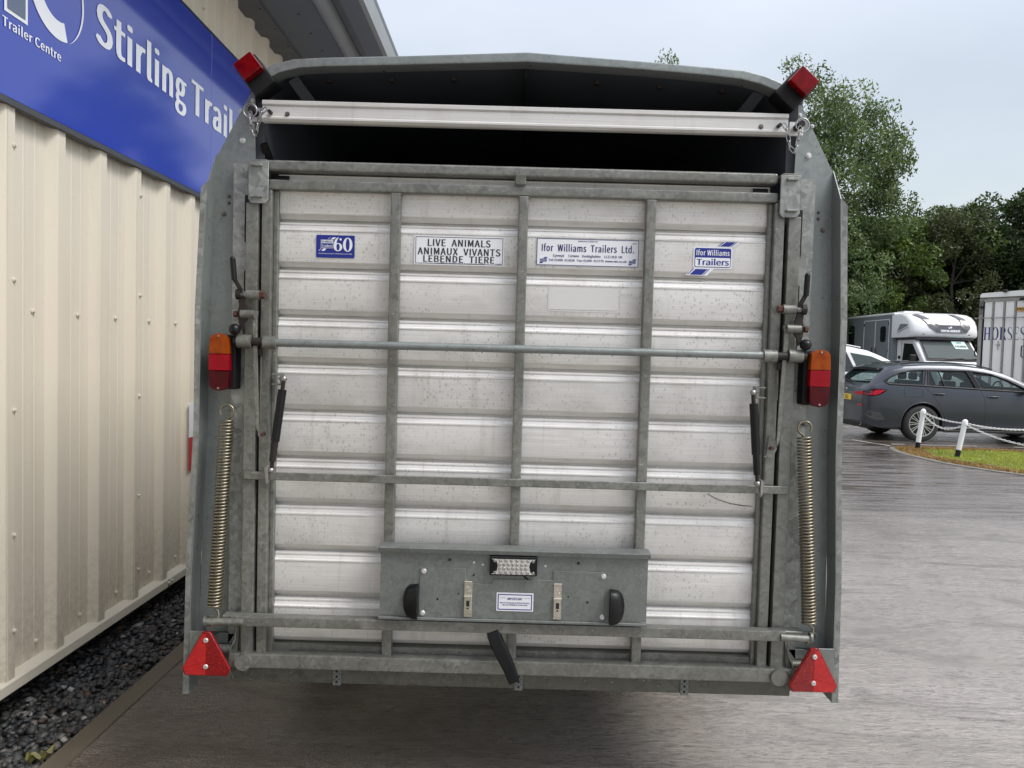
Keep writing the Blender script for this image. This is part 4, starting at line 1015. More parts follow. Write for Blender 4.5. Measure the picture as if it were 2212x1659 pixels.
# ---- number-plate panel
b = MB(); b.box(-.397, .430, -.096, -.093, .664, .862); pn = part('number_plate_panel', M['plate_sheet'], b, smooth=0)
b = MB(); b.prism([(-.0935, .862), (-.112, .866), (-.116, .879), (-.108, .883), (-.096, .884), (-.060, .884), (-.060, .880), (-.094, .880)], -.402, .434, 'x'); b.build('rolled_top_lip', M['plate_sheet'], pn, smooth=30)
b = MB(); b.box(-.399, .431, -.108, -.093, .654, .662); b.build('bottom_flange', M['plate_sheet'], pn, bevel=.001)
b = MB(); sub = [(-.274, .816), (-.133, .818), (-.130, .784), (-.124, .772), (-.053, .770), (-.047, .787), (.138, .788), (.138, .817), (.301, .817), (.297, .662), (-.276, .662)]
b.prism(sub, -.0995, -.0965, 'y'); b.build('backing_plate', M['plate_sheet'], pn, smooth=0, bevel=.0008)
for x, z in ((-.262, .805), (-.264, .674), (.293, .804), (.293, .676)):
    b = MB(); b.cyl((x, -.0995, z), (x, -.1035, z), .0088, .006, 16); b.cyl((x, -.1035, z), (x, -.1045, z), .003, n=8); b.build('rivet', M['rivet'], pn)
for x, z, r in ((-.183, .843, .004), (.215, .843, .004), (-.154, .738, .0028), (-.218, .719, .0035), (.186, .738, .0028), (.246, .722, .0038), (-.108, .797, .003)):
    b = MB(); b.cyl((x, -.0962, z), (x, -.1000, z), r, n=10); b.build('drilled_hole', M['hole' if r < .0039 else 'rust'], pn)
for x, z, r in ((-.108, .836, .0035), (-.081, .830, .0035), (.113, .831, .0035)):
    b = MB(); b.cyl((x, -.096, z), (x, -.0975, z), r, n=10); b.build('bright_rivet', M['rivet'], pn)
for xx in (-.1235, .1530):
    b = MB(); b.box(xx - .0125, xx + .0125, -.1025, -.1000, .666, .779); b.box(xx - .0125, xx + .0125, -.107, -.1025, .774, .780); cl = b.build('plate_clip', M['clip'], pn, bevel=.0008)
    b = MB(); b.box(xx - .0115, xx + .0115, -.109, -.1028, .676, .732); b.box(xx - .0125, xx + .0125, -.111, -.1028, .729, .735); b.build('clip_tongue', M['clip'], cl, bevel=.0008)
    b = MB(); b.box(xx - .005, xx + .005, -.1100, -.1092, .702, .720); b.box(xx - .003, xx + .003, -.1100, -.1092, .694, .698); b.build('clip_slot', M['hole'], cl, smooth=0)
    for zz in (.760, .749):
        b = MB(); b.cyl((xx - .002 if zz > .755 else xx + .004, -.1025, zz), (xx - .002 if zz > .755 else xx + .004, -.105, zz), .003, n=8); b.build('clip_rivet', M['rivet'], cl)
# LED lamp
b = MB(); b.box(-.059, .087, -.116, -.0965, .803, .862); ld = part('led_lamp', M['black'], b, bevel=.002)
b = MB(); b.prism([(-.054, .855), (.082, .855), (.066, .848), (.062, .833), (.066, .815), (.082, .808), (-.054, .808), (-.038, .815), (-.034, .833), (-.038, .848)], -.1185, -.1162, 'y'); b.build('lamp_face', M['led'], ld, smooth=0)
b = MB()
for i in range(8):
    for j in range(4):
        q = (-.045 + .0168 * i if j in (0, 3) else -.031 + .0135 * i, .813 + .0122 * j)
        if j in (1, 2) and i > 6: continue
        b.torus((q[0] + .002, -.1188, q[1]), .0040, .0012, 'y', 10, 5); b.ball((q[0] + .002, -.1188, q[1]), .0024, 8)
o = b.build('led_cups', M['bright'], ld); o['kind'] = 'stuff'
b = MB(); b.tube([(.045, -.10, .803), (.052, -.098, .793), (.062, -.097, .787)], .0025, 6); b.build('cable', M['black'], ld)
# number-plate lights: quarter domes facing inward
for sx_, x0 in ((-1, -.278), (1, .314)):
    b = MB(); n1, n2 = 9, 12; vv = []; ff = []
    for i in range(n1 + 1):
        th = math.pi * i / n1
        for j in range(n2 + 1):
            ph = math.pi / 2 * j / n2
            w_ = math.sin(th) ** .55; vv.append((x0 + sx_ * .047 * w_ * math.sin(ph), -.0995 - .040 * w_ * math.cos(ph) * .9 - .0, .711 + .055 * math.cos(th)))
    for i in range(n1):
        for j in range(n2): ff.append((i * (n2 + 1) + j, i * (n2 + 1) + j + 1, (i + 1) * (n2 + 1) + j + 1, (i + 1) * (n2 + 1) + j))
    for i in range(n1): ff.append((i * (n2 + 1), (i + 1) * (n2 + 1), len(vv) + i + 1, len(vv) + i))
    vv += [(x0, -.0995, .711 + .055 * math.cos(math.pi * i / n1)) for i in range(n1 + 1)]
    b.add(vv, ff); part('number_plate_lamp', M['black'], b, smooth=50)
# black hanging strap handle
b = MB(); pts = [(-.046, -.084, .622), (-.040, -.092, .606), (-.026, -.100, .575), (-.006, -.108, .54), (.012, -.112, .505), (.026, -.114, .470)]; wd = [.040, .042, .043, .041, .037, .033]
vv = []; ff = []
for (x, y, z), w_ in zip(pts, wd):
    for q in ((-1, 1), (-.8, -1), (.8, -1), (1, 1)): vv.append((x + q[0] * w_ / 2, y + q[1] * .007, z + q[0] * w_ * .22))
for i in range(len(pts) - 1):
    for j in range(4): ff.append((i * 4 + j, i * 4 + (j + 1) % 4, (i + 1) * 4 + (j + 1) % 4, (i + 1) * 4 + j))
ff += [(0, 1, 2, 3), tuple(range(len(vv) - 1, len(vv) - 5, -1))]
b.add(vv, ff); part('pull_handle', M['black'], b, bevel=.002, seg=2)

# ---- stickers (flat vinyl on the aluminium) with their print
RX = (1, 0, 0); YS = -.0150; YP = YS - .0006; YQ = YP - .0005
def rrect(x0, x1, z0, z1, r, y, n=4):
    P_ = []
    for cx2, cz2, a0 in ((x1 - r, z1 - r, 0), (x0 + r, z1 - r, 90), (x0 + r, z0 + r, 180), (x1 - r, z0 + r, 270)):
        for i in range(n + 1): a = R(a0 + 90 * i / n); P_.append((cx2 + r * math.cos(a), y, cz2 + r * math.sin(a)))
    return P_
def frame(bm, x0, x1, z0, z1, t, y):
    bm.flat([(x0, y, z1), (x1, y, z1), (x1, y, z1 - t), (x0, y, z1 - t)]); bm.flat([(x0, y, z0 + t), (x1, y, z0 + t), (x1, y, z0), (x0, y, z0)])
    bm.flat([(x0, y, z0 + t), (x0 + t, y, z0 + t), (x0 + t, y, z1 - t), (x0, y, z1 - t)]); bm.flat([(x1 - t, y, z0 + t), (x1, y, z0 + t), (x1, y, z1 - t), (x1 - t, y, z1 - t)])
def sticker(name, mat, x0, x1, z0, z1, r=.003, y=YS):
    b = MB(); P_ = rrect(x0, x1, z0, z1, r, y); b.prism([(p[0], p[2]) for p in P_], y, y + .0018, 'y'); return part(name, mat, b, smooth=0)
# LIVE ANIMALS
s1 = sticker('warning_sticker', M['white_print'], -.325, -.042, 1.757, 1.848)
b = MB(); frame(b, -.321, -.046, 1.7605, 1.8445, .0016, YP)
b.text("LIVE  ANIMALS", (-.184, YP, 1.8155), RX, UZ, .0215, .196, .013, 'C', sp=1.06); b.text("ANIMAUX  VIVANTS", (-.184, YP, 1.7885), RX, UZ, .0215, .259, .013, 'C', sp=1.06)
b.text("LEBENDE  TIERE", (-.184, YP, 1.7655), RX, UZ, .0205, .222, .013, 'C', sp=1.06)
b.build('lettering', M['black_print'], s1, smooth=0, weld=False)
b = MB(); b.text("marking as required by CE Regulation No 1/2005", (-.176, YP, 1.7615), RX, UZ, .0030, .150, .01, 'C'); b.text("CT0489", (-.050, YP, 1.7622), RX, UZ, .003, .019, .01, 'R'); b.build('lettering', M['navy_print'], s1, smooth=0, weld=False)
# maker's sticker
s2 = sticker('maker_sticker', M['white_print'], .060, .381, 1.765, 1.850)
b = MB(); frame(b, .0605, .3805, 1.7655, 1.8495, .0018, YP); NP = (.221, YP)
b.text("MANUFACTURED BY", (.221, YP, 1.8405), RX, UZ, .0036, .062, .012, 'C'); b.text("Ifor  Williams  Trailers  Ltd.", (.221, YP, 1.8095), RX, UZ, .0215, .289, .013, 'C', sp=1.06)
b.text("Cynwyd      Corwen    Denbighshire     LL21 0LB  UK", (.221, YP, 1.7925), RX, UZ, .0075, .218, .010, 'C')
b.text("Tel: 01490  412626   Fax: 01490  412770  www.iwt.co.uk", (.221, YP, 1.7790), RX, UZ, .0068, .246, .010, 'C'); b.text("C00446", (.374, YP, 1.8375), RX, UZ, .003, .014, .01, 'R')
b.build('lettering', M['navy_print'], s2, smooth=0, weld=False)
for x0 in (.0685, .348):
    b = MB(); z0 = 1.7715; sc_ = .024
    b.flat([(x0, YP, z0), (x0 + .010, YP, z0 + .0), (x0 + .014, YP, z0 + .004), (x0 + .004, YP, z0 + .004)]); b.flat([(x0 + .003, YP, z0 + .005), (x0 + .024, YP, z0 + .005), (x0 + .024, YP, z0 + .014), (x0 + .003, YP, z0 + .014)])
    b.flat([(x0 + .013, YP, z0 + .015), (x0 + .023, YP, z0 + .015), (x0 + .027, YP, z0 + .019), (x0 + .017, YP, z0 + .019)])
    b.build('small_emblem', M['blue_print'], s2, smooth=0)
    b = MB(); b.text("Trailers", (x0 + .0135, YQ, z0 + .0060), RX, UZ, .0026, .019, .01, 'C'); b.text("Ifor Williams", (x0 + .0135, YQ, z0 + .0105), RX, UZ, .0022, .019, .01, 'C'); b.build('lettering', M['white_print'], s2, smooth=0, weld=False)
# parallelogram logo
def logo(x0, x1, z0, z1, lx, rx, ztop, zbot, host_name='logo_sticker'):
    b = MB(); b.prism([(p[0], p[2]) for p in rrect(x0 - .004, x1 + .004, z0 - .004, z1 + .004, .008, 0)], YS, YS + .0015, 'y'); s_ = part(host_name, M['white_print'], b, smooth=0)
    b = MB(); b.prism([(x0 + .075, z1 + .0042), (x1 + .006, z1 + .0042), (x1 + .030, ztop + .002), (x0 + .094, ztop + .002)], YS, YS + .0015, 'y'); b.prism([(x0 - .028, zbot - .002), (x0 + .040, zbot - .002), (x0 + .062, z0 - .0042), (x0 - .002, z0 - .0042)], YS, YS + .0015, 'y'); b.build('white_edge', M['white_print'], s_, smooth=0)
    b = MB()
    for a, c in ((.0, .0035), (.0075, .0375), (.0405, .0435)):
        b.flat([(x0 + .071 + a, YP, z1 + .006), (x0 + .071 + c, YP, z1 + .006), (x0 + .071 + c + .018, YP, ztop), (x0 + .071 + a + .018, YP, ztop)])
    for a, c in ((.0, .003), (.008, .046), (.0490, .0525)):
        b.flat([(x0 - .022 + a, YP, zbot), (x0 - .022 + c, YP, zbot), (x0 - .022 + c + .018, YP, z0 - .006), (x0 - .022 + a + .018, YP, z0 - .006)])
    b.flat(rrect(x0, x1, z0, z1, .006, YP)); b.build('blue_ground', M['blue_print'], s_, smooth=0)
    b = MB(); zm = z0 + (z1 - z0) * .50; b.flat(rrect(x0 + .002, x1 - .002, z0 + .002, zm, .004, YQ)); b.text("Ifor Williams", ((x0 + x1) / 2, YQ, zm + .007), RX, UZ, .0165, (x1 - x0) * .90, .013, 'C', sp=1.06); b.build('lettering', M['white_print'], s_, smooth=0, weld=False)
    b = MB(); b.text("Trailers", ((x0 + x1) / 2, YQ - .0004, z0 + .007), RX, UZ, .0185, (x1 - x0) * .88, .012, 'C'); b.build('lettering', M['blue_print'], s_, smooth=0, weld=False)
logo(.557, .671, 1.772, 1.832, 0, 0, 1.852, 1.748)
# anniversary sticker
s3 = sticker('anniversary_sticker', M['blue_print'], -.634, -.513, 1.770, 1.841, .004)
def serif_digit(bm, ch, x0, z0, w, h, y):
    """heavy-and-hairline oval strokes, as on the printed numerals"""
    n = 28
    def oval(cx2, cz2, a, c, ai, ci, t0=0, t1=360):
        for i in range(n):
            p, q = R(t0 + (t1 - t0) * i / n), R(t0 + (t1 - t0) * (i + 1) / n)
            bm.flat([(cx2 + a * math.cos(p), y, cz2 + c * math.sin(p)), (cx2 + a * math.cos(q), y, cz2 + c * math.sin(q)), (cx2 + ai * math.cos(q), y, cz2 + ci * math.sin(q)), (cx2 + ai * math.cos(p), y, cz2 + ci * math.sin(p))])
    if ch == '0': oval(x0 + w / 2, z0 + h / 2, w / 2, h / 2, w * .20, h * .45)
    if ch == '6':
        oval(x0 + w / 2, z0 + h * .30, w / 2, h * .30, w * .20, h * .25); y -= .0003; oval(x0 + w * .62, z0 + h * .42, w * .62, h * .58, w * .30, h * .54, 95, 215); y -= .0003
        bm.flat([(x0 + w * (.80 + .13 * math.cos(R(k * 30))), y, z0 + h * (.86 + .09 * math.sin(R(k * 30)))) for k in range(12)])
b = MB(); serif_digit(b, '6', -.5785, 1.791, .027, .043, YP - .0004); serif_digit(b, '0', -.5495, 1.790, .030, .044, YP - .0004); b.text("CELEBRATING 60 YEARS OF ENGINEERING EXCELLENCE", (-.5735, YP, 1.7815), RX, UZ, .0026, .106, .008, 'C')
frame(b, -.619, -.580, 1.800, 1.826, .0012, YP); b.flat([(-.617, YP, 1.815), (-.582, YP, 1.815), (-.582, YP, 1.824), (-.617, YP, 1.824)])
b.text("Trailers", (-.5995, YP, 1.8035), RX, UZ, .007, .033, .012, 'C')
for a in (0, .009): b.flat([(-.598 + a, YP, 1.8275), (-.5965 + a * 2, YP, 1.8275), (-.5885 + a * 2, YP, 1.834), (-.590 + a, YP, 1.834)])
for a in (0, .008): b.flat([(-.626 + a, YP, 1.791), (-.624 + a * 2, YP, 1.791), (-.617 + a * 2, YP, 1.7985), (-.619 + a, YP, 1.7985)])
b.build('lettering', M['white_print'], s3, smooth=0, weld=False)
b = MB(); b.text("Ifor Williams", (-.5995, YQ, 1.8172), RX, UZ, .0052, .032, .012, 'C'); b.build('lettering', M['blue_print'], s3, smooth=0, weld=False)
# residue of a removed sticker
b = MB(); b.box(.100, .318, -.0136, -.0130, 1.628, 1.700); gh = part('sticker_residue', M['ghost'], b, smooth=0)
b = MB(); frame(b, .104, .330, 1.622, 1.703, .003, -.0140); b.build('residue_edge', M['ghost'], gh, smooth=0)
# IMPORTANT sticker on the backing plate
b = MB(); b.prism([(-.0355, .6885), (.0785, .6885), (.0785, .7455), (-.0355, .7455)], -.1012, -.1000, 'y'); s4 = part('notice_sticker', M['white_print'], b, smooth=0)
b = MB(); frame(b, -.0315, .0745, .6925, .7415, .0028, -.1018); b.text("* * *  IMPORTANT  * * *", (.0215, -.1018, .7235), RX, UZ, .0075, .090, .013, 'C', sp=1.06)
b.text("Electrical wiring passes behind this plate.", (.0215, -.1018, .7130), RX, UZ, .0038, .092, .012, 'C'); b.text("Take care if drilling for number plate.", (.0215, -.1018, .7065), RX, UZ, .0038, .080, .012, 'C')
b.build('lettering', M['blue_print'], s4, smooth=0, weld=False)

# ================================================================== VEHICLES
def interp(pts, x):
    if x <= pts[0][0]: return pts[0][1]
    for (x0, y0), (x1, y1) in zip(pts, pts[1:]):
        if x <= x1: return y0 + (y1 - y0) * (x - x0) / (x1 - x0)
    return pts[-1][1]
class Body:
    """car shell lofted along its length: x forward from the rear axle, y to the left, z up"""
    def __init__(s, top, bot, half, belt, tumble=.30, xs=None, crown=.05):
        s.top, s.bot, s.half, s.belt, s.tumble, s.crown = top, bot, half, belt, tumble, crown
        s.xs = xs
    def ring(s, x, k=0):
        zt, zb, w = interp(s.top, x), interp(s.bot, x), interp(s.half, x); bl = min(interp(s.belt, x), zt - .05)
        sh = min(.08, (zt - zb) * .1)
        P = [(0, zb), (w * .90, zb), (w * .965, zb + .06), (w * .99, zb + (bl - zb) * .30), (w, zb + (bl - zb) * .62), (w * .985, zb + (bl - zb) * .86), (w * .955, bl)]
        gh = zt - bl
        for t in (.2, .4, .6, .8): P.append((w * .955 - s.tumble * min(gh, .6) * t * .86, bl + (gh - sh * 1.0) * t))
        we = w * .955 - s.tumble * min(gh, .6) * .86
        P += [(we, bl + gh - sh), (we - .035, zt - sh * .42), (we - .12, zt - sh * .08), (we * .5, zt + s.crown * .35), (0, zt + s.crown * .5)]
        return P
    def ysurf(s, x, z):
        P = s.ring(x)[1:12]
        for (y0, z0), (y1, z1) in zip(P, P[1:]):
            if z0 <= z <= z1 and z1 > z0: return y0 + (y1 - y0) * (z - z0) / (z1 - z0)
        return P[0][0] if z < P[0][1] else P[-1][0]
    def mesh(s, inset=0, xr=None, zmin=None):
        b = MB(); vv = []; ff = []; xs = [x for x in s.xs if xr is None or xr[0] <= x <= xr[1]]
        for x in xs:
            P = s.ring(x); Q = []
            for y, z in P:
                if inset: y = max(0, y - inset); z = min(z, interp(s.top, x) - inset * .8); z = max(z, zmin) if zmin is not None else z
                Q.append((y, z))
            full = Q + [(-y, z) for y, z in Q[-2:0:-1]]
            vv += [(x, y, z) for y, z in full]; m = len(full)
        for i in range(len(xs) - 1):
            for j in range(m): ff.append((i * m + j, i * m + (j + 1) % m, (i + 1) * m + (j + 1) % m, (i + 1) * m + j))
        ff.append(tuple(range(m))); ff.append(tuple(range((len(xs) - 1) * m, len(xs) * m)))
        b.add(vv, ff); return b
    def panel(s, poly, side, off, name, mat, parent, th=.012, smooth=0, sub=3):
        """polygon in (x, z) laid on the body side; side=-1 is the right-hand side"""
        pts = []
        n = len(poly)
        for i in range(n):
            a, c = poly[i], poly[(i + 1) % n]
            for k in range(sub): t = k / sub; pts.append((a[0] + (c[0] - a[0]) * t, a[1] + (c[1] - a[1]) * t))
        b = MB(); m = len(pts)
        o = [(x, side * (s.ysurf(x, z) + off), z) for x, z in pts]; i_ = [(x, side * (s.ysurf(x, z) + off - th), z) for x, z in pts]
        cxx = sum(p[0] for p in pts) / m; czz = sum(p[1] for p in pts) / m
        o.append((cxx, side * (s.ysurf(cxx, czz) + off), czz)); i_.append((cxx, side * (s.ysurf(cxx, czz) + off - th), czz))
        b.add(o + i_, [(k, (k + 1) % m, m) for k in range(m)] + [(k + m + 1, (k + 1) % m + m + 1, 2 * m + 1) for k in range(m)] + [(k, (k + 1) % m, (k + 1) % m + m + 1, k + m + 1) for k in range(m)])
        return b.build(name, mat, parent, smooth=smooth or 30)
    def line(s, poly, side, off, r, name, mat, parent, closed=False):
        pts = []
        for (a, c) in zip(poly, poly[1:] + ([poly[0]] if closed else [])):
            for k in range(4): t = k / 4; pts.append((a[0] + (c[0] - a[0]) * t, a[1] + (c[1] - a[1]) * t))
        if not closed: pts.append(poly[-1])
        b = MB(); b.tube([(x, side * (s.ysurf(x, z) + off), z) for x, z in pts], r, 6, closed=closed); return b.build(name, mat, parent)

def paint(name, col, flake=.3, rough=.28, coat=1):
    m, N_, L_, b = _base(name); _set(b, col, rough, flake, coat * .3, .5, .06)
    d = nz(N_, L_, coords(N_, L_), 3, 5, .6); L_.new(mixc(N_, L_, d, tuple(c * .88 for c in col), tuple(c * 1.1 for c in col)), b.inputs['Base Color'])
    dr = nz(N_, L_, coords(N_, L_), 120, 2); bump(N_, L_, b, dr, .05, .002); return m
M['paint_grey'] = paint('dark_grey_metallic', (.042, .049, .064), .45)
M['paint_white'] = paint('white_paint', (.70, .71, .72), 0, .3)
M['paint_box'] = paint('pale_grey_panel', (.20, .222, .24), .1, .4, .4)
M['glass_car'] = glass('car_glass', (.86, .93, .925), .22)
M['glass_dark'] = plain('dark_glass', (.012, .016, .018), .05, 0, .5, .1, 3)
M['glass_mid'] = plain('windscreen_glass', (.055, .07, .07), .05, 0, 0, .25, 2, .4)
M['car_black'] = plain('gloss_black_trim', (.004, .004, .005), .6, 0, 0, .1, 8)
M['tyre'] = plain('tyre', (.016, .016, .017), .7, 0, 0, .25, 30)
M['alloy'] = plain('alloy', (.55, .55, .56), .3, .8, 0, .1, 10)
M['alloy_dark'] = plain('alloy_dark', (.03, .03, .033), .4, .3, 0, .1, 10)
M['seat'] = plain('seat_cloth', (.03, .032, .036), .8, 0, 0, .2, 10)
M['plate_yellow'] = plain('yellow_number_plate', (.78, .52, .02), .35, 0, 0, .04, 5)
M['tail_red'] = lens('tail_light_red', (.55, .012, .03), .15, 0, (.25, .0, .01))
M['chrome'] = plain('chrome', (.7, .7, .7), .12, 1, 0, .05, 10)
M['decal_grey'] = plain('charcoal_decal', (.055, .058, .065), .3, 0, .5, .1, 5)
M['alu_dull'] = plain('dull_aluminium_post', (.26, .25, .235), .5, .3, 0, .35, 9)
M['panel_white'] = plain('weathered_white_panel', (.70, .70, .68), .45, 0, 0, .14, 3)
M['grime'] = plain('mossy_seal', (.13, .12, .105), .8, 0, 0, .5, 9)

def wheel(parent, x, y, side, r=.345, w=.225, spokes=10, detailed=True, rimr=.245):
    wv = empty('wheel', (x, y, r), 0, local=True); wv.parent = parent; wv.location = (x, y, r)
    b = MB(); prof = [(-w / 2, rimr), (-w / 2 - .006, rimr + .05), (-w / 2 + .012, r - .015), (-w / 2 + .04, r), (w / 2 - .04, r), (w / 2 - .012, r - .015), (w / 2 + .006, rimr + .05), (w / 2, rimr)]
    n = 40; vv = []; ff = []; m = len(prof)
    for k in range(n):
        a = 2 * math.pi * k / n
        for py, pr in prof: vv.append((pr * math.cos(a), py, pr * math.sin(a)))
    for k in range(n):
        for j in range(m): ff.append((k * m + j, k * m + (j + 1) % m, ((k + 1) % n) * m + (j + 1) % m, ((k + 1) % n) * m + j))
    b.add(vv, ff); b.build('tyre', M['tyre'], wv)
    yo = side * (w / 2 - .012)
    b = MB(); b.cyl((0, yo - side * .05, 0), (0, yo - side * .045, 0), rimr, n=30); b.cyl((0, -yo, 0), (0, yo - side * .06, 0), rimr - .005, n=24); b.build('barrel', M['alloy_dark'], wv)
    b = MB(); b.torus((0, yo, 0), rimr - .008, .010, 'y', 40, 6); b.cyl((0, yo - side * .02, 0), (0, yo + side * .002, 0), .045, .04, 16)
    for k in range(spokes):
        a = 2 * math.pi * k / spokes
        for q in (-.055, .055) if detailed else (0,):
            p0 = Vector((math.cos(a + q * 2.2) * .04, yo - side * .012, math.sin(a + q * 2.2) * .04)); p1 = Vector((math.cos(a + q * 1.9) * (rimr - .01), yo - side * .003, math.sin(a + q * 1.9) * (rimr - .01)))
            b.bar(p0, p1, .0115, .014, (0, side, 0))
    b.build('rim', M['alloy'], wv); return wv

# ------------------------------------------------------------------ grey estate car
car = empty('estate_car', (7.70, 12.93, 0), R(0), 'dark grey metallic estate car with yellow rear number plate behind the leaning posts', 'car', local=True)
xs_ = [-1.06, -1.04, -1.0, -.94, -.86, -.78, -.7, -.62, -.5, -.3, -.1, .1, .35, .6, .9, 1.2, 1.4, 1.6, 1.8, 2.0, 2.2, 2.35, 2.6, 2.9, 3.2, 3.4, 3.55, 3.65, 3.70]
BM = Body([(-1.06, .90), (-1.04, .97), (-1.0, 1.0), (-.94, 1.055), (-.86, 1.14), (-.78, 1.225), (-.7, 1.31), (-.62, 1.385), (-.5, 1.42), (-.3, 1.445), (.1, 1.475), (.6, 1.482), (1.0, 1.465), (1.3, 1.425), (1.6, 1.345), (1.9, 1.225), (2.2, 1.085), (2.35, 1.02), (2.6, .985), (2.9, .94), (3.2, .875), (3.4, .81), (3.55, .73), (3.65, .64), (3.70, .55)],
          [(-1.06, .36), (-1.0, .30), (-.8, .25), (-.5, .22), (.4, .20), (2.4, .20), (3.3, .22), (3.6, .25), (3.70, .32)],
          [(-1.06, .70), (-1.04, .76), (-1.0, .80), (-.94, .835), (-.86, .865), (-.7, .895), (-.5, .91), (0, .915), (2.2, .913), (2.9, .91), (3.2, .88), (3.4, .83), (3.55, .75), (3.65, .64), (3.70, .52)],
          [(-1.06, .88), (-.9, 1.045), (-.3, 1.055), (.5, 1.03), (1.5, .995), (2.3, .975), (3.7, .9)], .30, xs_)
body = BM.mesh().build('body', M['paint_grey'], car, smooth=40)
cut = MB()
for x in (0, 2.85):
    for s_ in (-1, 1): cut.cyl((x, s_ * .62, .35), (x, s_ * 1.2, .35), .385, n=40)
c1 = cut.build('cut', M['tyre'], car)
cab = MB().prism([(-.80, .80), (2.0, .80), (2.1, 1.0), (1.6, 1.25), (1.2, 1.36), (.3, 1.41), (-.4, 1.36), (-.62, 1.27), (-.84, 1.04)], -.705, .705, 'y').build('cut', M['seat'], car, smooth=0)
wn = MB()
side_w = [[(-.68, 1.125), (-.62, 1.085), (-.03, 1.070), (.0, 1.075), (.05, 1.34), (-.18, 1.325), (-.40, 1.275), (-.55, 1.21)],
          [(.10, 1.070), (1.0, 1.035), (.84, 1.352), (.16, 1.348)],
          [(1.12, 1.030), (2.02, 1.0), (1.88, 1.075), (1.6, 1.205), (1.3, 1.30), (.96, 1.352)]]
wcut = []
for pl in side_w:
    b = MB(); b.prism(pl, -1.1, 1.1, 'y'); wcut.append(b)
b = MB(); b.prism([(-.55, 1.065), (-.55, 1.335), (.55, 1.335), (.62, 1.065)][0:0] or [(-.66, 1.075), (-.60, 1.33), (.60, 1.33), (.66, 1.075)], -1.3, -.55, 'x'); wcut.append(b)
b = MB(); b.prism([(-.66, 1.06), (-.56, 1.345), (.56, 1.345), (.66, 1.06)], 1.55, 2.5, 'x'); wcut.append(b)
cs = [c1, cab] + [w_.build('cut', M['car_black'], car, smooth=0) for w_ in wcut]
for c in cs: c.parent = car
eval_bool(body, cs)
body.data.set_sharp_from_angle(angle=R(35))
for p_ in body.data.polygons: p_.use_smooth = True
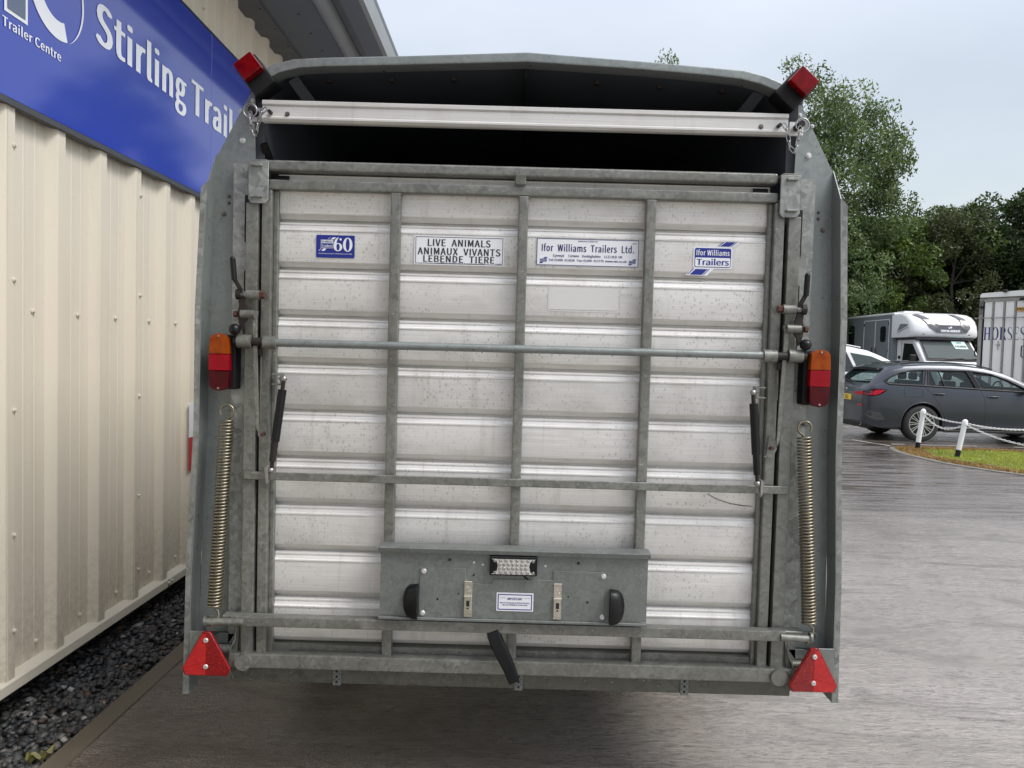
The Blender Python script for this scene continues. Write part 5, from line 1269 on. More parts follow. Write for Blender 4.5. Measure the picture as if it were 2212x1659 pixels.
# glass panes with black surrounds
for s_ in (-1, 1):
    for pl in side_w: BM.panel(pl, s_, -.012, 'side_window', M['glass_car'], car, .004)
    BM.line([(-.70, 1.13), (-.62, 1.075), (0.04, 1.058), (1.0, 1.024), (2.08, .985), (1.9, 1.075), (1.6, 1.215), (1.3, 1.313), (.9, 1.362), (.0, 1.352), (-.2, 1.338), (-.42, 1.288), (-.57, 1.22)], s_, -.002, .019, 'window_surround', M['car_black'], car, True)
    for a, c in (((.03, 1.06), (.10, 1.355)), ((.105, 1.06), (.14, 1.355)), ((1.02, 1.03), (.86, 1.36)), ((1.09, 1.03), (.93, 1.36)), ((1.055, 1.03), (.895, 1.36))):
        BM.line([a, c], s_, -.002, .018, 'window_pillar', M['car_black'], car)
    BM.line([(.42, 1.058), (.33, 1.352)], s_, -.004, .013, 'window_divider', M['car_black'], car)
    BM.line([(.02, 1.055), (.10, .98), (.30, .74), (.42, .48), (.44, .30)], s_, -.001, .0035, 'door_gap', M['hole'], car)
    BM.line([(1.08, 1.02), (1.16, .85), (1.18, .55), (1.17, .30)], s_, -.001, .0035, 'door_gap', M['hole'], car)
    BM.line([(2.02, .99), (2.12, .8), (2.14, .5), (2.1, .30)], s_, -.001, .0035, 'door_gap', M['hole'], car)
    BM.line([(-.62, 1.385), (-.3, 1.44)], s_, -.02, .004, 'roof_gap', M['hole'], car)
    for hx, hz in ((.30, .912), (1.32, .885)):
        BM.panel([(hx - .12, hz), (hx - .06, hz + .03), (hx + .07, hz + .03), (hx + .13, hz), (hx + .06, hz - .028), (hx - .06, hz - .028)], s_, .001, 'handle_recess', M['car_black'], car, .006)
        b = MB(); yy = s_ * (BM.ysurf(hx, hz) + .018); b.tube([(hx - .11, yy - s_ * .014, hz + .003), (hx - .05, yy, hz + .008), (hx + .05, yy, hz + .006), (hx + .11, yy - s_ * .014, hz + .002)], .011, 8); b.build('door_handle', M['paint_grey'], car)
    b = MB(); b.tube([(-.30, s_ * .60, 1.462), (-.1, s_ * .615, 1.492), (.5, s_ * .62, 1.512), (1.1, s_ * .61, 1.48), (1.45, s_ * .60, 1.405)], .013, 8); b.build('roof_rail', M['car_black'], car, smooth=60)
    b = MB(); b.box(.42, 2.42, s_ * .86, s_ * .915, .20, .245); b.build('sill_trim', M['car_black'], car, bevel=.01)
    BM.line([(.44, .285), (2.38, .285)], s_, .001, .014, 'sill_highlight', M['chrome' if 0 else 'paint_box'], car)
    # wheel-arch lip
    b = MB(); b.torus((0, 0, 0), .39, .012, 'y', 40, 6)
    pth = [(.395 * math.cos(a), .35 + .395 * math.sin(a)) for a in [R(q) for q in range(-20, 201, 10)]]
    BM.line(pth, s_, .0, .012, 'arch_lip', M['paint_grey'], car)
    BM.line([(x + 2.85, z) for x, z in pth], s_, .0, .012, 'arch_lip', M['paint_grey'], car)
    b = MB(); b.ball((1.92, s_ * 1.0, 1.03), .1, 14, (.75, 1.1, .75)); b.bar((1.95, s_ * .86, 1.0), (1.93, s_ * .95, 1.01), .05, .04, (0, 0, 1)); b.build('door_mirror', M['car_black'], car)
    # tail lights: side wrap and rear face
    BM.panel([(-1.04, .872), (-1.04, .93), (-.88, .985), (-.66, .975), (-.70, .925), (-.80, .865), (-.90, .84), (-1.0, .845)], s_, .004, 'tail_light', M['dark_red_lens'], car, .012)
    BM.panel([(-1.04, .875), (-1.03, .905), (-.92, .925), (-.84, .962), (-.72, .962), (-.80, .895), (-.87, .866)], s_, .007, 'tail_light_glow', M['tail_red'], car, .010)
    b = MB(); b.prism([(s_ * .38, .868), (s_ * .40, .905), (s_ * .74, .925), (s_ * .74, .865), (s_ * .60, .855)], -1.068, -1.055, 'x'); b.build('tail_light', M['tail_red'], car, smooth=0)
    BM.line([(-1.0, .60), (-.80, .625), (-.6, .60), (-.45, .52)], s_, -.001, .0035, 'bumper_seam', M['hole'], car)
    b = MB(); b.prism([(s_ * .52, .655), (s_ * .54, .680), (s_ * .76, .675), (s_ * .72, .650)], -1.066, -1.055, 'x'); b.build('reflector', M['tail_red'], car, smooth=0)
    BM.panel([(-1.02, .50), (-.98, .56), (-.78, .54), (-.68, .40), (-.82, .385), (-.95, .43)], s_, .004, 'bumper_insert', M['decal_grey'], car, .008)
    b = MB(); b.cyl((-1.03, s_ * .60, .315), (-.85, s_ * .60, .325), .05, n=20); b.cyl((-1.034, s_ * .60, .315), (-1.031, s_ * .60, .315), .04, n=20); ex = b.build('exhaust_tip', M['chrome'], car)
    b = MB(); b.cyl((-1.036, s_ * .60, .315), (-1.0345, s_ * .60, .315), .039, n=20); b.build('exhaust_opening', M['hole'], car)
BM.panel([(-.35, .845), (-.35, 1.0), (-.32, 1.015), (-.04, 1.01), (-.01, .99), (.0, .87), (-.03, .85)], -1, .0005, 'fuel_flap', M['paint_grey'], car, .004)
BM.line([(-.35, .86), (-.35, 1.0), (-.33, 1.015), (-.05, 1.01), (-.01, .98), (.0, .87), (-.03, .85), (-.33, .845)], -1, .0, .003, 'flap_gap', M['hole'], car, True)
b = MB(); b.box(-1.0, -.8, -.75, .75, .22, .36); b.build('rear_diffuser', M['car_black'], car, bevel=.03)
# rear screen, spoiler, badge, plate
b = MB(); b.add([(-.925, -.66, 1.075), (-.925, .66, 1.075), (-.655, .59, 1.352), (-.655, -.59, 1.352)], [(0, 1, 2, 3)]); b.add([(-.915, -.66, 1.075), (-.915, .66, 1.075), (-.645, .59, 1.352), (-.645, -.59, 1.352)], [(0, 1, 2, 3)]); b.build('rear_window', M['glass_car'], car, smooth=0)
b = MB(); b.add([(1.50, -.56, 1.385), (1.50, .56, 1.385), (2.22, .66, 1.075), (2.22, -.66, 1.075)], [(0, 1, 2, 3)]); b.build('windscreen', M['glass_car'], car, smooth=0)
b = MB(); vv = []
for y, q in ((-.62, .06), (-.45, .0), (0, -.02), (.45, .0), (.62, .06)): vv += [(-.745 + q, y, 1.365 + .028 * (1 - abs(y) / .62)), (-.45, y, 1.43 + .02 * (1 - abs(y) / .62)), (-.45, y, 1.40), (-.72 + q, y, 1.345)]
b.add(vv, [(i * 4 + j, i * 4 + (j + 1) % 4, (i + 1) * 4 + (j + 1) % 4, (i + 1) * 4 + j) for i in range(4) for j in range(4)] + [(0, 1, 2, 3), (16, 17, 18, 19)]); b.build('roof_spoiler', M['paint_grey'], car)
b = MB(); b.prism([(-.60, 1.338), (-.58, 1.362), (.58, 1.362), (.60, 1.338)], -.735, -.68, 'x'); b.build('spoiler_shadow_trim', M['car_black'], car, smooth=0)
b = MB(); b.box(-1.072, -1.062, -.26, .26, .735, .845); pl_ = b.build('number_plate', M['plate_yellow'], car, bevel=.003)
b = MB(); b.text("D1 SCE", (-1.0735, -.0, .753), (0, -1, 0), UZ, .072, .30, .02, 'C'); b.build('lettering', M['black_print'], pl_, smooth=0, weld=False)
b = MB(); b.text("330e", (-1.058, -.50, .955), (0, -1, 0), UZ, .028, .16, .02, 'C'); b.build('model_lettering', M['chrome'], car, smooth=0, weld=False)
b = MB(); b.cyl((-1.055, 0, .925), (-1.066, 0, .925), .042, n=24); bd = b.build('badge', M['chrome'], car)
b = MB()
for a0 in (0, 180):
    b.flat([(-1.067, 0, .925)] + [(-1.067, .026 * math.cos(R(a0 + q)), .925 + .026 * math.sin(R(a0 + q))) for q in range(0, 91, 15)])
b.build('badge_quarters', M['blue_print'], bd, smooth=0)
b = MB(); b.bar((-1.0, -.12, 1.09), (-.90, .45, 1.12), .02, .015, (-1, 0, 0)); b.build('rear_wiper', M['car_black'], car)
b = MB(); b.box(-.12, -.02, -.03, .03, 1.49, 1.535); b.build('shark_fin_aerial', M['paint_grey'], car, bevel=.015)
# seats and wheel inside
for x, ys in ((.25, (-.42, 0, .42)), (1.15, (-.38, .38))):
    for y in ys:
        b = MB(); b.box(x - .06, x + .08, y - .22, y + .22, .80, 1.14); b.box(x - .04, x + .05, y - .12, y + .12, 1.15, 1.30); b.build('seat', M['seat'], car, bevel=.04, seg=3)
b = MB(); b.torus((1.72, -.38, 1.0), .17, .014, 'x', 24, 8); b.build('steering_wheel', M['car_black'], car)
b = MB(); b.box(1.75, 2.2, -.7, .7, .8, .98); b.build('dashboard', M['seat'], car, bevel=.04)
for x in (0, 2.85):
    for s_ in (-1, 1): wheel(car, x, s_ * .80, s_)

# ------------------------------------------------------------------ white people carrier behind
van = empty('people_carrier', (6.55, 17.6, 0), R(0), 'white people carrier with dark side glass parked beyond the grey estate', 'car', local=True)
xs_ = [-1.1, -1.05, -.95, -.8, -.6, -.3, 0, .4, .9, 1.4, 1.9, 2.3, 2.6, 2.9, 3.2, 3.5, 3.75, 3.95, 4.05]
BV = Body([(-1.1, 1.0), (-1.05, 1.2), (-.95, 1.5), (-.8, 1.78), (-.6, 1.87), (-.3, 1.90), (.4, 1.915), (1.3, 1.90), (1.9, 1.85), (2.3, 1.77), (2.7, 1.62), (3.1, 1.42), (3.45, 1.23), (3.75, 1.10), (3.95, .95), (4.05, .7)],
          [(-1.1, .4), (-.9, .28), (0, .24), (3.5, .24), (4.05, .4)], [(-1.1, .80), (-.95, .9), (-.6, .94), (3.2, .94), (3.6, .86), (3.9, .7), (4.05, .5)], [(-1.1, .95), (0, 1.16), (2.5, 1.12), (4.05, .85)], .22, xs_)
body = BV.mesh().build('body', M['paint_white'], van, smooth=40)
cut = MB()
for x in (0, 3.0):
    for s_ in (-1, 1): cut.cyl((x, s_ * .62, .36), (x, s_ * 1.2, .36), .40, n=32)
c1 = cut.build('cut', M['tyre'], van); eval_bool(body, [c1])
for s_ in (-1, 1):
    for pl, mt in (([(-.80, 1.26), (.55, 1.24), (.50, 1.76), (-.55, 1.73)], 'glass_dark'), ([(.60, 1.24), (1.95, 1.22), (1.72, 1.72), (.55, 1.76)], 'glass_dark'), ([(2.03, 1.215), (3.28, 1.20), (2.9, 1.40), (2.35, 1.62), (1.82, 1.70)], 'glass_mid')):
        BV.panel(pl, s_, .004, 'side_window', M[mt], van, .01)
    BV.line([(.575, 1.22), (.6, .3)], s_, 0, .004, 'door_gap', M['hole'], van); BV.line([(1.99, 1.2), (2.05, .3)], s_, 0, .004, 'door_gap', M['hole'], van)
    for hx in (.75, 2.2):
        b = MB(); yy = s_ * (BV.ysurf(hx, 1.06) + .015); b.box(hx, hx + .2, yy - .012, yy + .012, 1.05, 1.075); b.build('door_handle', M['paint_white'], van, bevel=.008)
    b = MB(); b.tube([(-.4, s_ * .74, 1.91), (.4, s_ * .76, 1.935), (1.6, s_ * .75, 1.915), (2.1, s_ * .72, 1.84)], .014, 8); b.build('roof_rail', M['paint_white'], van)
    b = MB(); b.ball((3.0, s_ * 1.06, 1.22), .11, 12, (.7, 1, .9)); b.build('door_mirror', M['car_black'], van)
b = MB(); b.add([(-1.06, -.72, 1.22), (-1.06, .72, 1.22), (-.87, .66, 1.66), (-.87, -.66, 1.66)], [(0, 1, 2, 3)]); b.add([(-1.04, -.72, 1.22), (-1.04, .72, 1.22), (-.85, .66, 1.66), (-.85, -.66, 1.66)], [(0, 1, 2, 3)]); b.build('rear_window', M['glass_dark'], van, smooth=0)
b = MB(); b.add([(2.45, -.62, 1.735), (2.45, .62, 1.735), (3.40, .74, 1.275), (3.40, -.74, 1.275)], [(0, 1, 2, 3)]); b.build('windscreen', M['glass_mid'], van, smooth=0)
for x in (0, 3.0):
    for s_ in (-1, 1): wheel(van, x, s_ * .82, s_, .36, .225, 5, False, .24)

# ------------------------------------------------------------------ horsebox with luton cab, facing the camera
hb = empty('horsebox', (14.15, 25, 0), 0, 'silver grey horsebox with white luton cab, OVERLANDER lettering and a price card', 'horsebox')
X0, X1 = 13.05, 15.25
b = MB(); b.box(X0, X1, 24.3, 28.0, .55, 3.16); b.build('box_body', M['paint_box'], hb, bevel=.03, seg=2)
b = MB(); b.box(X0 - .02, X1 + .02, 24.2, 28.03, 3.125, 3.20); b.build('roof_edge', M['paint_white'], hb, bevel=.02)
b = MB(); b.box(X0 - .016, X0 + .02, 27.93, 28.02, .6, 3.13); b.build('corner_trim', M['paint_white'], hb, bevel=.01)
for (y0, y1, z0, z1, nm) in ((27.25, 27.75, 1.95, 2.85, 'window'), (24.75, 25.15, 2.20, 2.75, 'window')):
    b = MB(); b.prism([(y0, z0 + .08), (y0 + .06, z0), (y1 - .06, z0), (y1, z0 + .08), (y1, z1 - .08), (y1 - .06, z1), (y0 + .06, z1), (y0, z1 - .08)], X0 - .012, X0 + .01, 'x'); b.build(nm, M['glass_dark'], hb, smooth=0)
b = MB()
for y in (24.52, 25.55, 26.45): b.box(X0 - .008, X0 + .004, y - .015, y + .015, .9, 2.98)
b.box(X0 - .008, X0 + .004, 24.52, 26.45, 2.965, 2.995); dr = b.build('side_door_frame', M['paint_white'], hb, smooth=0)
for y in (25.42, 25.68):
    b = MB(); b.tube([(X0 - .03, y, 2.0), (X0 - .05, y, 1.98), (X0 - .05, y, 1.72)], .016, 6); b.build('door_handle', M['car_black'], hb)
for y in (24.56, 26.42):
    for z in (1.85, 2.8):
        b = MB(); b.box(X0 - .02, X0, y - .025, y + .025, z, z + .08); b.build('hinge', M['car_black'], hb, smooth=0)
# luton moulding: rounded nose over the cab
prof = [(24.32, 3.19), (23.9, 3.19), (23.55, 3.15), (23.3, 3.07), (23.1, 2.93), (22.98, 2.76), (22.92, 2.58), (22.91, 2.42), (22.96, 2.36), (23.1, 2.34), (24.32, 2.34)]
nx = 14; b = MB(); vv = []; m = len(prof)
for i in range(nx + 1):
    t = -1 + 2 * i / nx; e_ = abs(t) ** 4
    xx = 14.15 + 1.11 * math.sin(t * math.pi / 2) ** 1 if abs(t) < 1 else 14.15 + 1.11 * t
    for y, z in prof:
        yy = y + e_ * .22 * (1 - (y - 22.9) / 1.42); zz = 2.34 + (z - 2.34) * (1 - .10 * e_); vv.append((xx, yy, zz))
b.add(vv, [(i * m + j, i * m + (j + 1) % m, (i + 1) * m + (j + 1) % m, (i + 1) * m + j) for i in range(nx) for j in range(m)] + [tuple(range(m)), tuple(range(nx * m, (nx + 1) * m))])
lu = b.build('luton', M['paint_white'], hb, smooth=50)
b = MB(); b.prism([(23.2, 2.68), (23.25, 2.78), (23.75, 2.80), (23.95, 2.55), (23.75, 2.52)], X0 - .012, X0 + .03, 'x'); b.build('luton_side_recess', M['paint_box'], hb, bevel=.008)
b = MB(); b.bar((X0 - .015, 23.18, 2.70), (X0 - .02, 23.9, 2.52), .05, .03, (0, 0, 1)); b.build('luton_side_flash', M['paint_white'], hb, bevel=.008)
def ylu(z):
    P_ = sorted([(p[1], p[0]) for p in prof[2:8]]); return interp(P_, z)
def lut(x, z, o=.03):
    t = max(-1, min(1, math.asin(max(-1, min(1, (x - 14.15) / 1.11))) / (math.pi / 2))); e_ = abs(t) ** 4; zz = 2.34 + (z - 2.34) / (1 - .10 * e_); y = ylu(min(zz, 3.14))
    return (x, y + e_ * .22 * (1 - (y - 22.9) / 1.42) - o, z + o * .3)
b = MB(); left = [(13.22, 3.09), (13.38, 3.0), (13.50, 2.86), (13.62, 2.66), (13.84, 2.49)]; lin = [(13.42, 3.12), (13.56, 3.04), (13.70, 2.93), (13.80, 2.82), (13.92, 2.75)]
def band(a, c):
    q = lambda P_, t: tuple(P_[min(int(t), len(P_) - 2)][j] + (P_[min(int(t), len(P_) - 2) + 1][j] - P_[min(int(t), len(P_) - 2)][j]) * (t - min(int(t), len(P_) - 2)) for j in (0, 1))
    n = 16; T_ = [(len(a) - 1) * i / n for i in range(n + 1)]
    for t0, t1 in zip(T_, T_[1:]):
        for s0, s1 in ((0, .5), (.5, 1)):
            m_ = lambda t, s: tuple(q(a, t)[j] * (1 - s) + q(c, t)[j] * s for j in (0, 1))
            b.flat([lut(*m_(t0, s0)), lut(*m_(t1, s0)), lut(*m_(t1, s1)), lut(*m_(t0, s1))])
band(left, lin); band([(14.62, 3.11), (14.82, 3.0), (14.94, 2.84), (14.94, 2.66), (14.80, 2.49)], [(14.44, 3.12), (14.60, 3.02), (14.66, 2.90), (14.66, 2.82), (14.60, 2.75)])
for i in range(6):
    xa, xb_ = 13.84 + .96 * i / 6, 13.84 + .96 * (i + 1) / 6; b.flat([lut(xa, 2.49), lut(xb_, 2.49), lut(13.92 + .68 * (i + 1) / 6, 2.75), lut(13.92 + .68 * i / 6, 2.75)])
b.build('charcoal_band', M['decal_grey'], hb, smooth=0)
b = MB(); b.text("OVERLANDER", (14.26, 22.875, 2.525), RX, UZ, .070, .62, .03, 'C'); b.flat([(14.22, 22.875, 2.675), (14.27, 22.875, 2.635), (14.32, 22.875, 2.675), (14.27, 22.875, 2.715)]); b.flat([(14.17, 22.875, 2.67), (14.22, 22.875, 2.63), (14.245, 22.875, 2.645), (14.20, 22.875, 2.685)])
b.build('lettering', M['sign_white'], hb, smooth=0, weld=False)
for x in (13.42, 14.90):
    b = MB(); b.ball((x, 22.93, 2.44), .035, 10, (1.3, .4, .6)); b.build('marker_light', M['car_black'], hb)
b = MB(); b.box(13.2, 15.1, 23.0, 24.3, 2.27, 2.345); b.build('luton_underside', M['decal_grey'], hb, smooth=0)
# cab
prof = [(24.28, .45), (24.28, 2.28), (23.15, 2.28), (22.45, 1.56), (21.75, 1.30), (21.55, 1.1), (21.5, .45)]
b = MB(); b.prism(prof, 13.22, 15.10, 'x'); b.build('cab', M['paint_white'], hb, bevel=.06, seg=3)
def wsn(t, x, o=.0): y = 23.15 + (22.45 - 23.15) * t; z = 2.28 + (1.56 - 2.28) * t; return (x, y - .02 - o, z + .022 + o)
b = MB(); b.flat([wsn(.08, 13.36, .008), wsn(.08, 14.96, .008), wsn(.99, 15.02, .008), wsn(.99, 13.30, .008)]); b.build('windscreen_surround', M['car_black'], hb, smooth=0)
b = MB(); b.flat([wsn(.20, 13.40, .016), wsn(.20, 14.92, .016), wsn(.92, 14.97, .016), wsn(.92, 13.36, .016)]); b.build('windscreen', M['glass_mid'], hb, smooth=0)
b = MB(); b.flat([wsn(.14, 14.36, .024), wsn(.14, 14.80, .024), wsn(.48, 14.82, .024), wsn(.48, 14.40, .024)])
M['price_card'] = plain('price_card', (.52, .72, .68), .4, 0, 0, .04, 5); pc = b.build('price_card', M['price_card'], hb, smooth=0)
b = MB(); r_ = Vector((1, 0, 0)); u2_ = Vector((0, .7, .72)).normalized(); o_ = Vector(wsn(.42, 14.60, .030)); b.text("£45000", o_, r_, u2_, .10, .36, .02, 'C'); b.text("STC", Vector(wsn(.24, 14.60, .030)), r_, u2_, .055, .16, .02, 'C'); b.build('lettering', M['decal_grey'], pc, smooth=0, weld=False)
b = MB(); b.bar(wsn(.97, 13.9, .03), wsn(.92, 14.5, .03), .02, .02, (0, -1, 1)); b.bar(wsn(.97, 14.5, .03), wsn(.92, 15.0, .03), .02, .02, (0, -1, 1)); b.build('wiper', M['car_black'], hb)
b = MB(); b.prism([(22.72, 1.58), (23.22, 2.12), (23.75, 2.14), (23.85, 1.56)], 13.205, 13.23, 'x'); b.build('cab_window', M['glass_dark'], hb, smooth=0)
b = MB(); b.box(13.215, 13.222, 23.93, 23.94, .6, 2.25); b.build('door_gap', M['hole'], hb, smooth=0)
b = MB(); b.box(12.94, 13.16, 22.78, 22.92, 1.50, 1.76); b.bar((13.1, 22.86, 1.56), (13.25, 22.9, 1.56), .05, .05, (0, 0, 1)); b.build('wing_mirror', M['car_black'], hb, bevel=.03)
b = MB(); b.box(13.19, 13.21, 23.98, 24.12, 1.62, 1.72); b.build('door_handle', M['car_black'], hb, bevel=.005)
b = MB(); b.prism([(-.5, 0), (.5, 0), (.42, .06), (-.42, .06)], 25.0, 26.2, 'y'); 
b = MB(); b.box(13.6, 14.3, 24.7, 25.4, 3.20, 3.27); b.box(13.68, 14.22, 24.78, 25.32, 3.27, 3.30); b.build('roof_vent', M['paint_white'], hb, bevel=.02)
for y in (22.5, 26.9):
    for x, s_ in ((13.42, -1), (14.88, 1)):
        w_ = MB(); w_.cyl((x - .11, y, .36), (x + .11, y, .36), .36, n=28); tq = w_.build('wheel', M['tyre'], hb)
        w_ = MB(); w_.cyl((x + s_ * .112, y, .36), (x + s_ * .118, y, .36), .2, n=20); w_.build('rim', M['alloy'], tq)

# ------------------------------------------------------------------ old white horse lorry
tk = empty('horse_lorry', (12.0, 17.55, 0), R(-60), 'old white horse lorry with grey ribbed ramp lettered HORSES in navy', 'lorry', local=True)
WID = 2.42
b = MB(); b.box(.02, WID - .02, .03, 5.6, .75, 3.22); b.build('box_body', M['panel_white'], tk, smooth=0)
b = MB(); b.prism([(0, 3.20), (0, 3.28), (.05, 3.325), (WID / 2, 3.36), (WID - .05, 3.325), (WID, 3.28), (WID, 3.20)], -.03, 5.62, 'y'); b.build('roof_cap', M['panel_white'], tk, smooth=40)
b = MB(); b.box(-.004, WID + .004, -.036, .03, 3.195, 3.215); b.build('roof_moss_line', M['grime'], tk, smooth=0)
bars = [.333, .603, .865, 1.12, 1.375, 1.63, 1.885, 2.14]
ed = [.10] + bars + [WID - .08]
for i in range(len(ed) - 1):
    b = MB(); b.box(ed[i] + .02, ed[i + 1] - .02, -.008, .028, .85, 3.10); b.build('ramp_panel', M['panel_white'], tk, smooth=0)
for x in bars:
    b = MB(); b.box(x - .0225, x + .0225, -.035, .02, .85, 3.12); b.build('ramp_rib', M['alu_dull'], tk, bevel=.004)
    b = MB(); b.box(x - .03, x + .03, -.010, -.0085, .9, 3.08); b.build('rib_grime', M['grime'], tk, smooth=0)
b = MB(); b.box(.0, .085, -.05, .03, .8, 3.17); b.build('corner_post', M['alu_dull'], tk, bevel=.006); b = MB(); b.box(WID - .085, WID, -.05, .03, .8, 3.17); b.build('corner_post', M['alu_dull'], tk, bevel=.006)
b = MB(); b.box(.09, WID - .09, -.03, .028, 3.10, 3.155); b.build('top_frame', M['alu_dull'], tk, bevel=.004)
b = MB(); b.box(.085, .105, -.012, .028, .85, 3.15); b.build('door_seal', M['car_black'], tk, smooth=0)
b = MB(); b.tube([(-.08, -.06, 2.685), (.5, -.06, 2.685), (1.3, -.06, 2.69), (WID, -.06, 2.69)], .011, 8); b.ball((-.08, -.06, 2.685), .02, 8)
for x in (.06, .32, .60, .86, 1.10): b.box(x - .015, x + .015, -.075, -.03, 2.665, 2.705)
b.build('locking_bar', M['alu_dull'], tk)
for x, z in ((.05, 2.97), (1.03, 3.14), (.62, 3.36)):
    b = MB(); b.box(x - .05, x + .05, -.09, -.03, z - .04, z + .03); b.build('rear_lamp', M['car_black'], tk, bevel=.01)
b = MB(); b.box(.02, .07, -.09, -.05, 2.78, 3.14); b.build('corner_bracket', M['grime'], tk, bevel=.01)
for x in (-.02, 1.10):
    b = MB(); b.tube([(x, -.05, 1.98), (x, -.11, 1.96), (x, -.11, 1.72), (x, -.05, 1.70)], .014, 6); b.build('grab_handle', M['car_black'], tk)
b = MB(); b.tube([(.50, -.03, 2.10), (.50, -.03, 1.88)], .010, 6); b.tube([(.45, -.035, 2.0), (.55, -.035, 2.0)], .010, 6); b.build('door_catch', M['alu_dull'], tk)
b = MB(); b.box(.905, 1.30, -.045, -.036, 2.835, 2.935); pq = b.build('number_plate', M['plate_yellow'], tk, smooth=0)
pq.data.materials[0] = plain('faded_number_plate', (.55, .30, .04), .5, 0, 0, .2, 8)
b = MB(); b.text("PK51 GY", (1.10, -.0465, 2.852), RX, UZ, .065, .36, .02, 'C'); b.build('lettering', M['black_print'], pq, smooth=0, weld=False)
# HORSES: condensed roman capitals with serifs
def roman(bm, ch, x, z, w, h, y):
    th, tn, sf = w * .24, w * .09, h * .035
    def st(xc, t): bm.flat([(xc - t / 2, y, z), (xc + t / 2, y, z), (xc + t / 2, y, z + h), (xc - t / 2, y, z + h)])
    def se(xc, wd, top):
        zz = z + h - sf if top else z; bm.flat([(xc - wd / 2, y - .0004, zz), (xc + wd / 2, y - .0004, zz), (xc + wd / 2, y - .0004, zz + sf), (xc - wd / 2, y - .0004, zz + sf)])
    def arc(cx2, cz2, a, c, ai, ci, t0, t1, n=16):
        for i in range(n):
            p, q = R(t0 + (t1 - t0) * i / n), R(t0 + (t1 - t0) * (i + 1) / n)
            bm.flat([(cx2 + a * math.cos(p), y, cz2 + c * math.sin(p)), (cx2 + a * math.cos(q), y, cz2 + c * math.sin(q)), (cx2 + ai * math.cos(q), y, cz2 + ci * math.sin(q)), (cx2 + ai * math.cos(p), y, cz2 + ci * math.sin(p))])
    if ch == 'H':
        for xc in (x + w * .2, x + w * .8): st(xc, th * .9); se(xc, w * .42, 0); se(xc, w * .42, 1)
        bm.flat([(x + w * .2, y, z + h * .48), (x + w * .8, y, z + h * .48), (x + w * .8, y, z + h * .53), (x + w * .2, y, z + h * .53)])
    if ch == 'O': arc(x + w / 2, z + h / 2, w * .5, h * .51, w * .5 - th, h * .46, 0, 360, 28)
    if ch == 'R':
        st(x + w * .22, th); se(x + w * .22, w * .44, 0); se(x + w * .14, w * .28, 1)
        arc(x + w * .3, z + h * .74, w * .58, h * .26, w * .58 - th, h * .21, -90, 90); bm.flat([(x + w * .42, y, z + h * .5), (x + w * .60, y, z + h * .5), (x + w * 1.02, y, z), (x + w * .80, y, z)])
    if ch == 'E':
        st(x + w * .24, th); se(x + w * .14, w * .28, 0); se(x + w * .14, w * .28, 1)
        for zz, l in ((z, .9), (z + h * .49, .7), (z + h - sf * 1.3, .86)): bm.flat([(x + w * .2, y, zz), (x + w * l, y, zz), (x + w * l, y, zz + sf * 1.3), (x + w * .2, y, zz + sf * 1.3)])
        bm.flat([(x + w * .82, y, z), (x + w * .9, y, z), (x + w * .96, y, z + h * .2), (x + w * .90, y, z + h * .2)]); bm.flat([(x + w * .80, y, z + h), (x + w * .86, y, z + h), (x + w * .90, y, z + h * .82), (x + w * .84, y, z + h * .82)])
    if ch == 'S':
        pts = [(.86, .80), (.76, .93), (.5, 1.0), (.25, .93), (.12, .78), (.2, .63), (.5, .50), (.8, .37), (.9, .22), (.76, .06), (.5, 0), (.22, .06), (.10, .20)]; n = len(pts)
        wd = [.05, .07, .08, .16, .24, .26, .27, .26, .24, .16, .08, .07, .05]
        for i in range(n - 1):
            (a0, c0_), (a1, c1_) = pts[i], pts[i + 1]; d = Vector((a1 - a0, (c1_ - c0_) * h / w)).normalized(); n0 = Vector((-d.y, d.x))
            q = lambda a, c, k, s2: (x + w * (a + n0.x * k * s2 / 2), y, z + h * c + n0.y * w * k * s2 / 2)
            bm.flat([q(a0, c0_, wd[i], 1), q(a1, c1_, wd[i + 1], 1), q(a1, c1_, wd[i + 1], -1), q(a0, c0_, wd[i], -1)])
x = .125
for ch, w_ in zip("HORSES", (.175, .17, .165, .12, .135, .125)):
    b = MB(); roman(b, ch, x, 2.125, w_, .325, -.0375 if 0 else -.0105); b.build('letter', M['navy_print'], tk, smooth=0, weld=False); x += w_ + .022
for y_ in (1.2, 4.6):
    for x in (.35, WID - .35):
        w_ = MB(); w_.cyl((x - .14, y_, .48), (x + .14, y_, .48), .48, n=28); tq = w_.build('wheel', M['tyre'], tk); w_ = MB(); w_.cyl((x - .145, y_, .48), (x + .145, y_, .48), .24, n=20); w_.build('rim', M['alu_dull'], tq)
b = MB(); b.box(.3, WID - .3, .1, 5.5, .55, .75); b.build('chassis', M['grime'], tk, smooth=0)

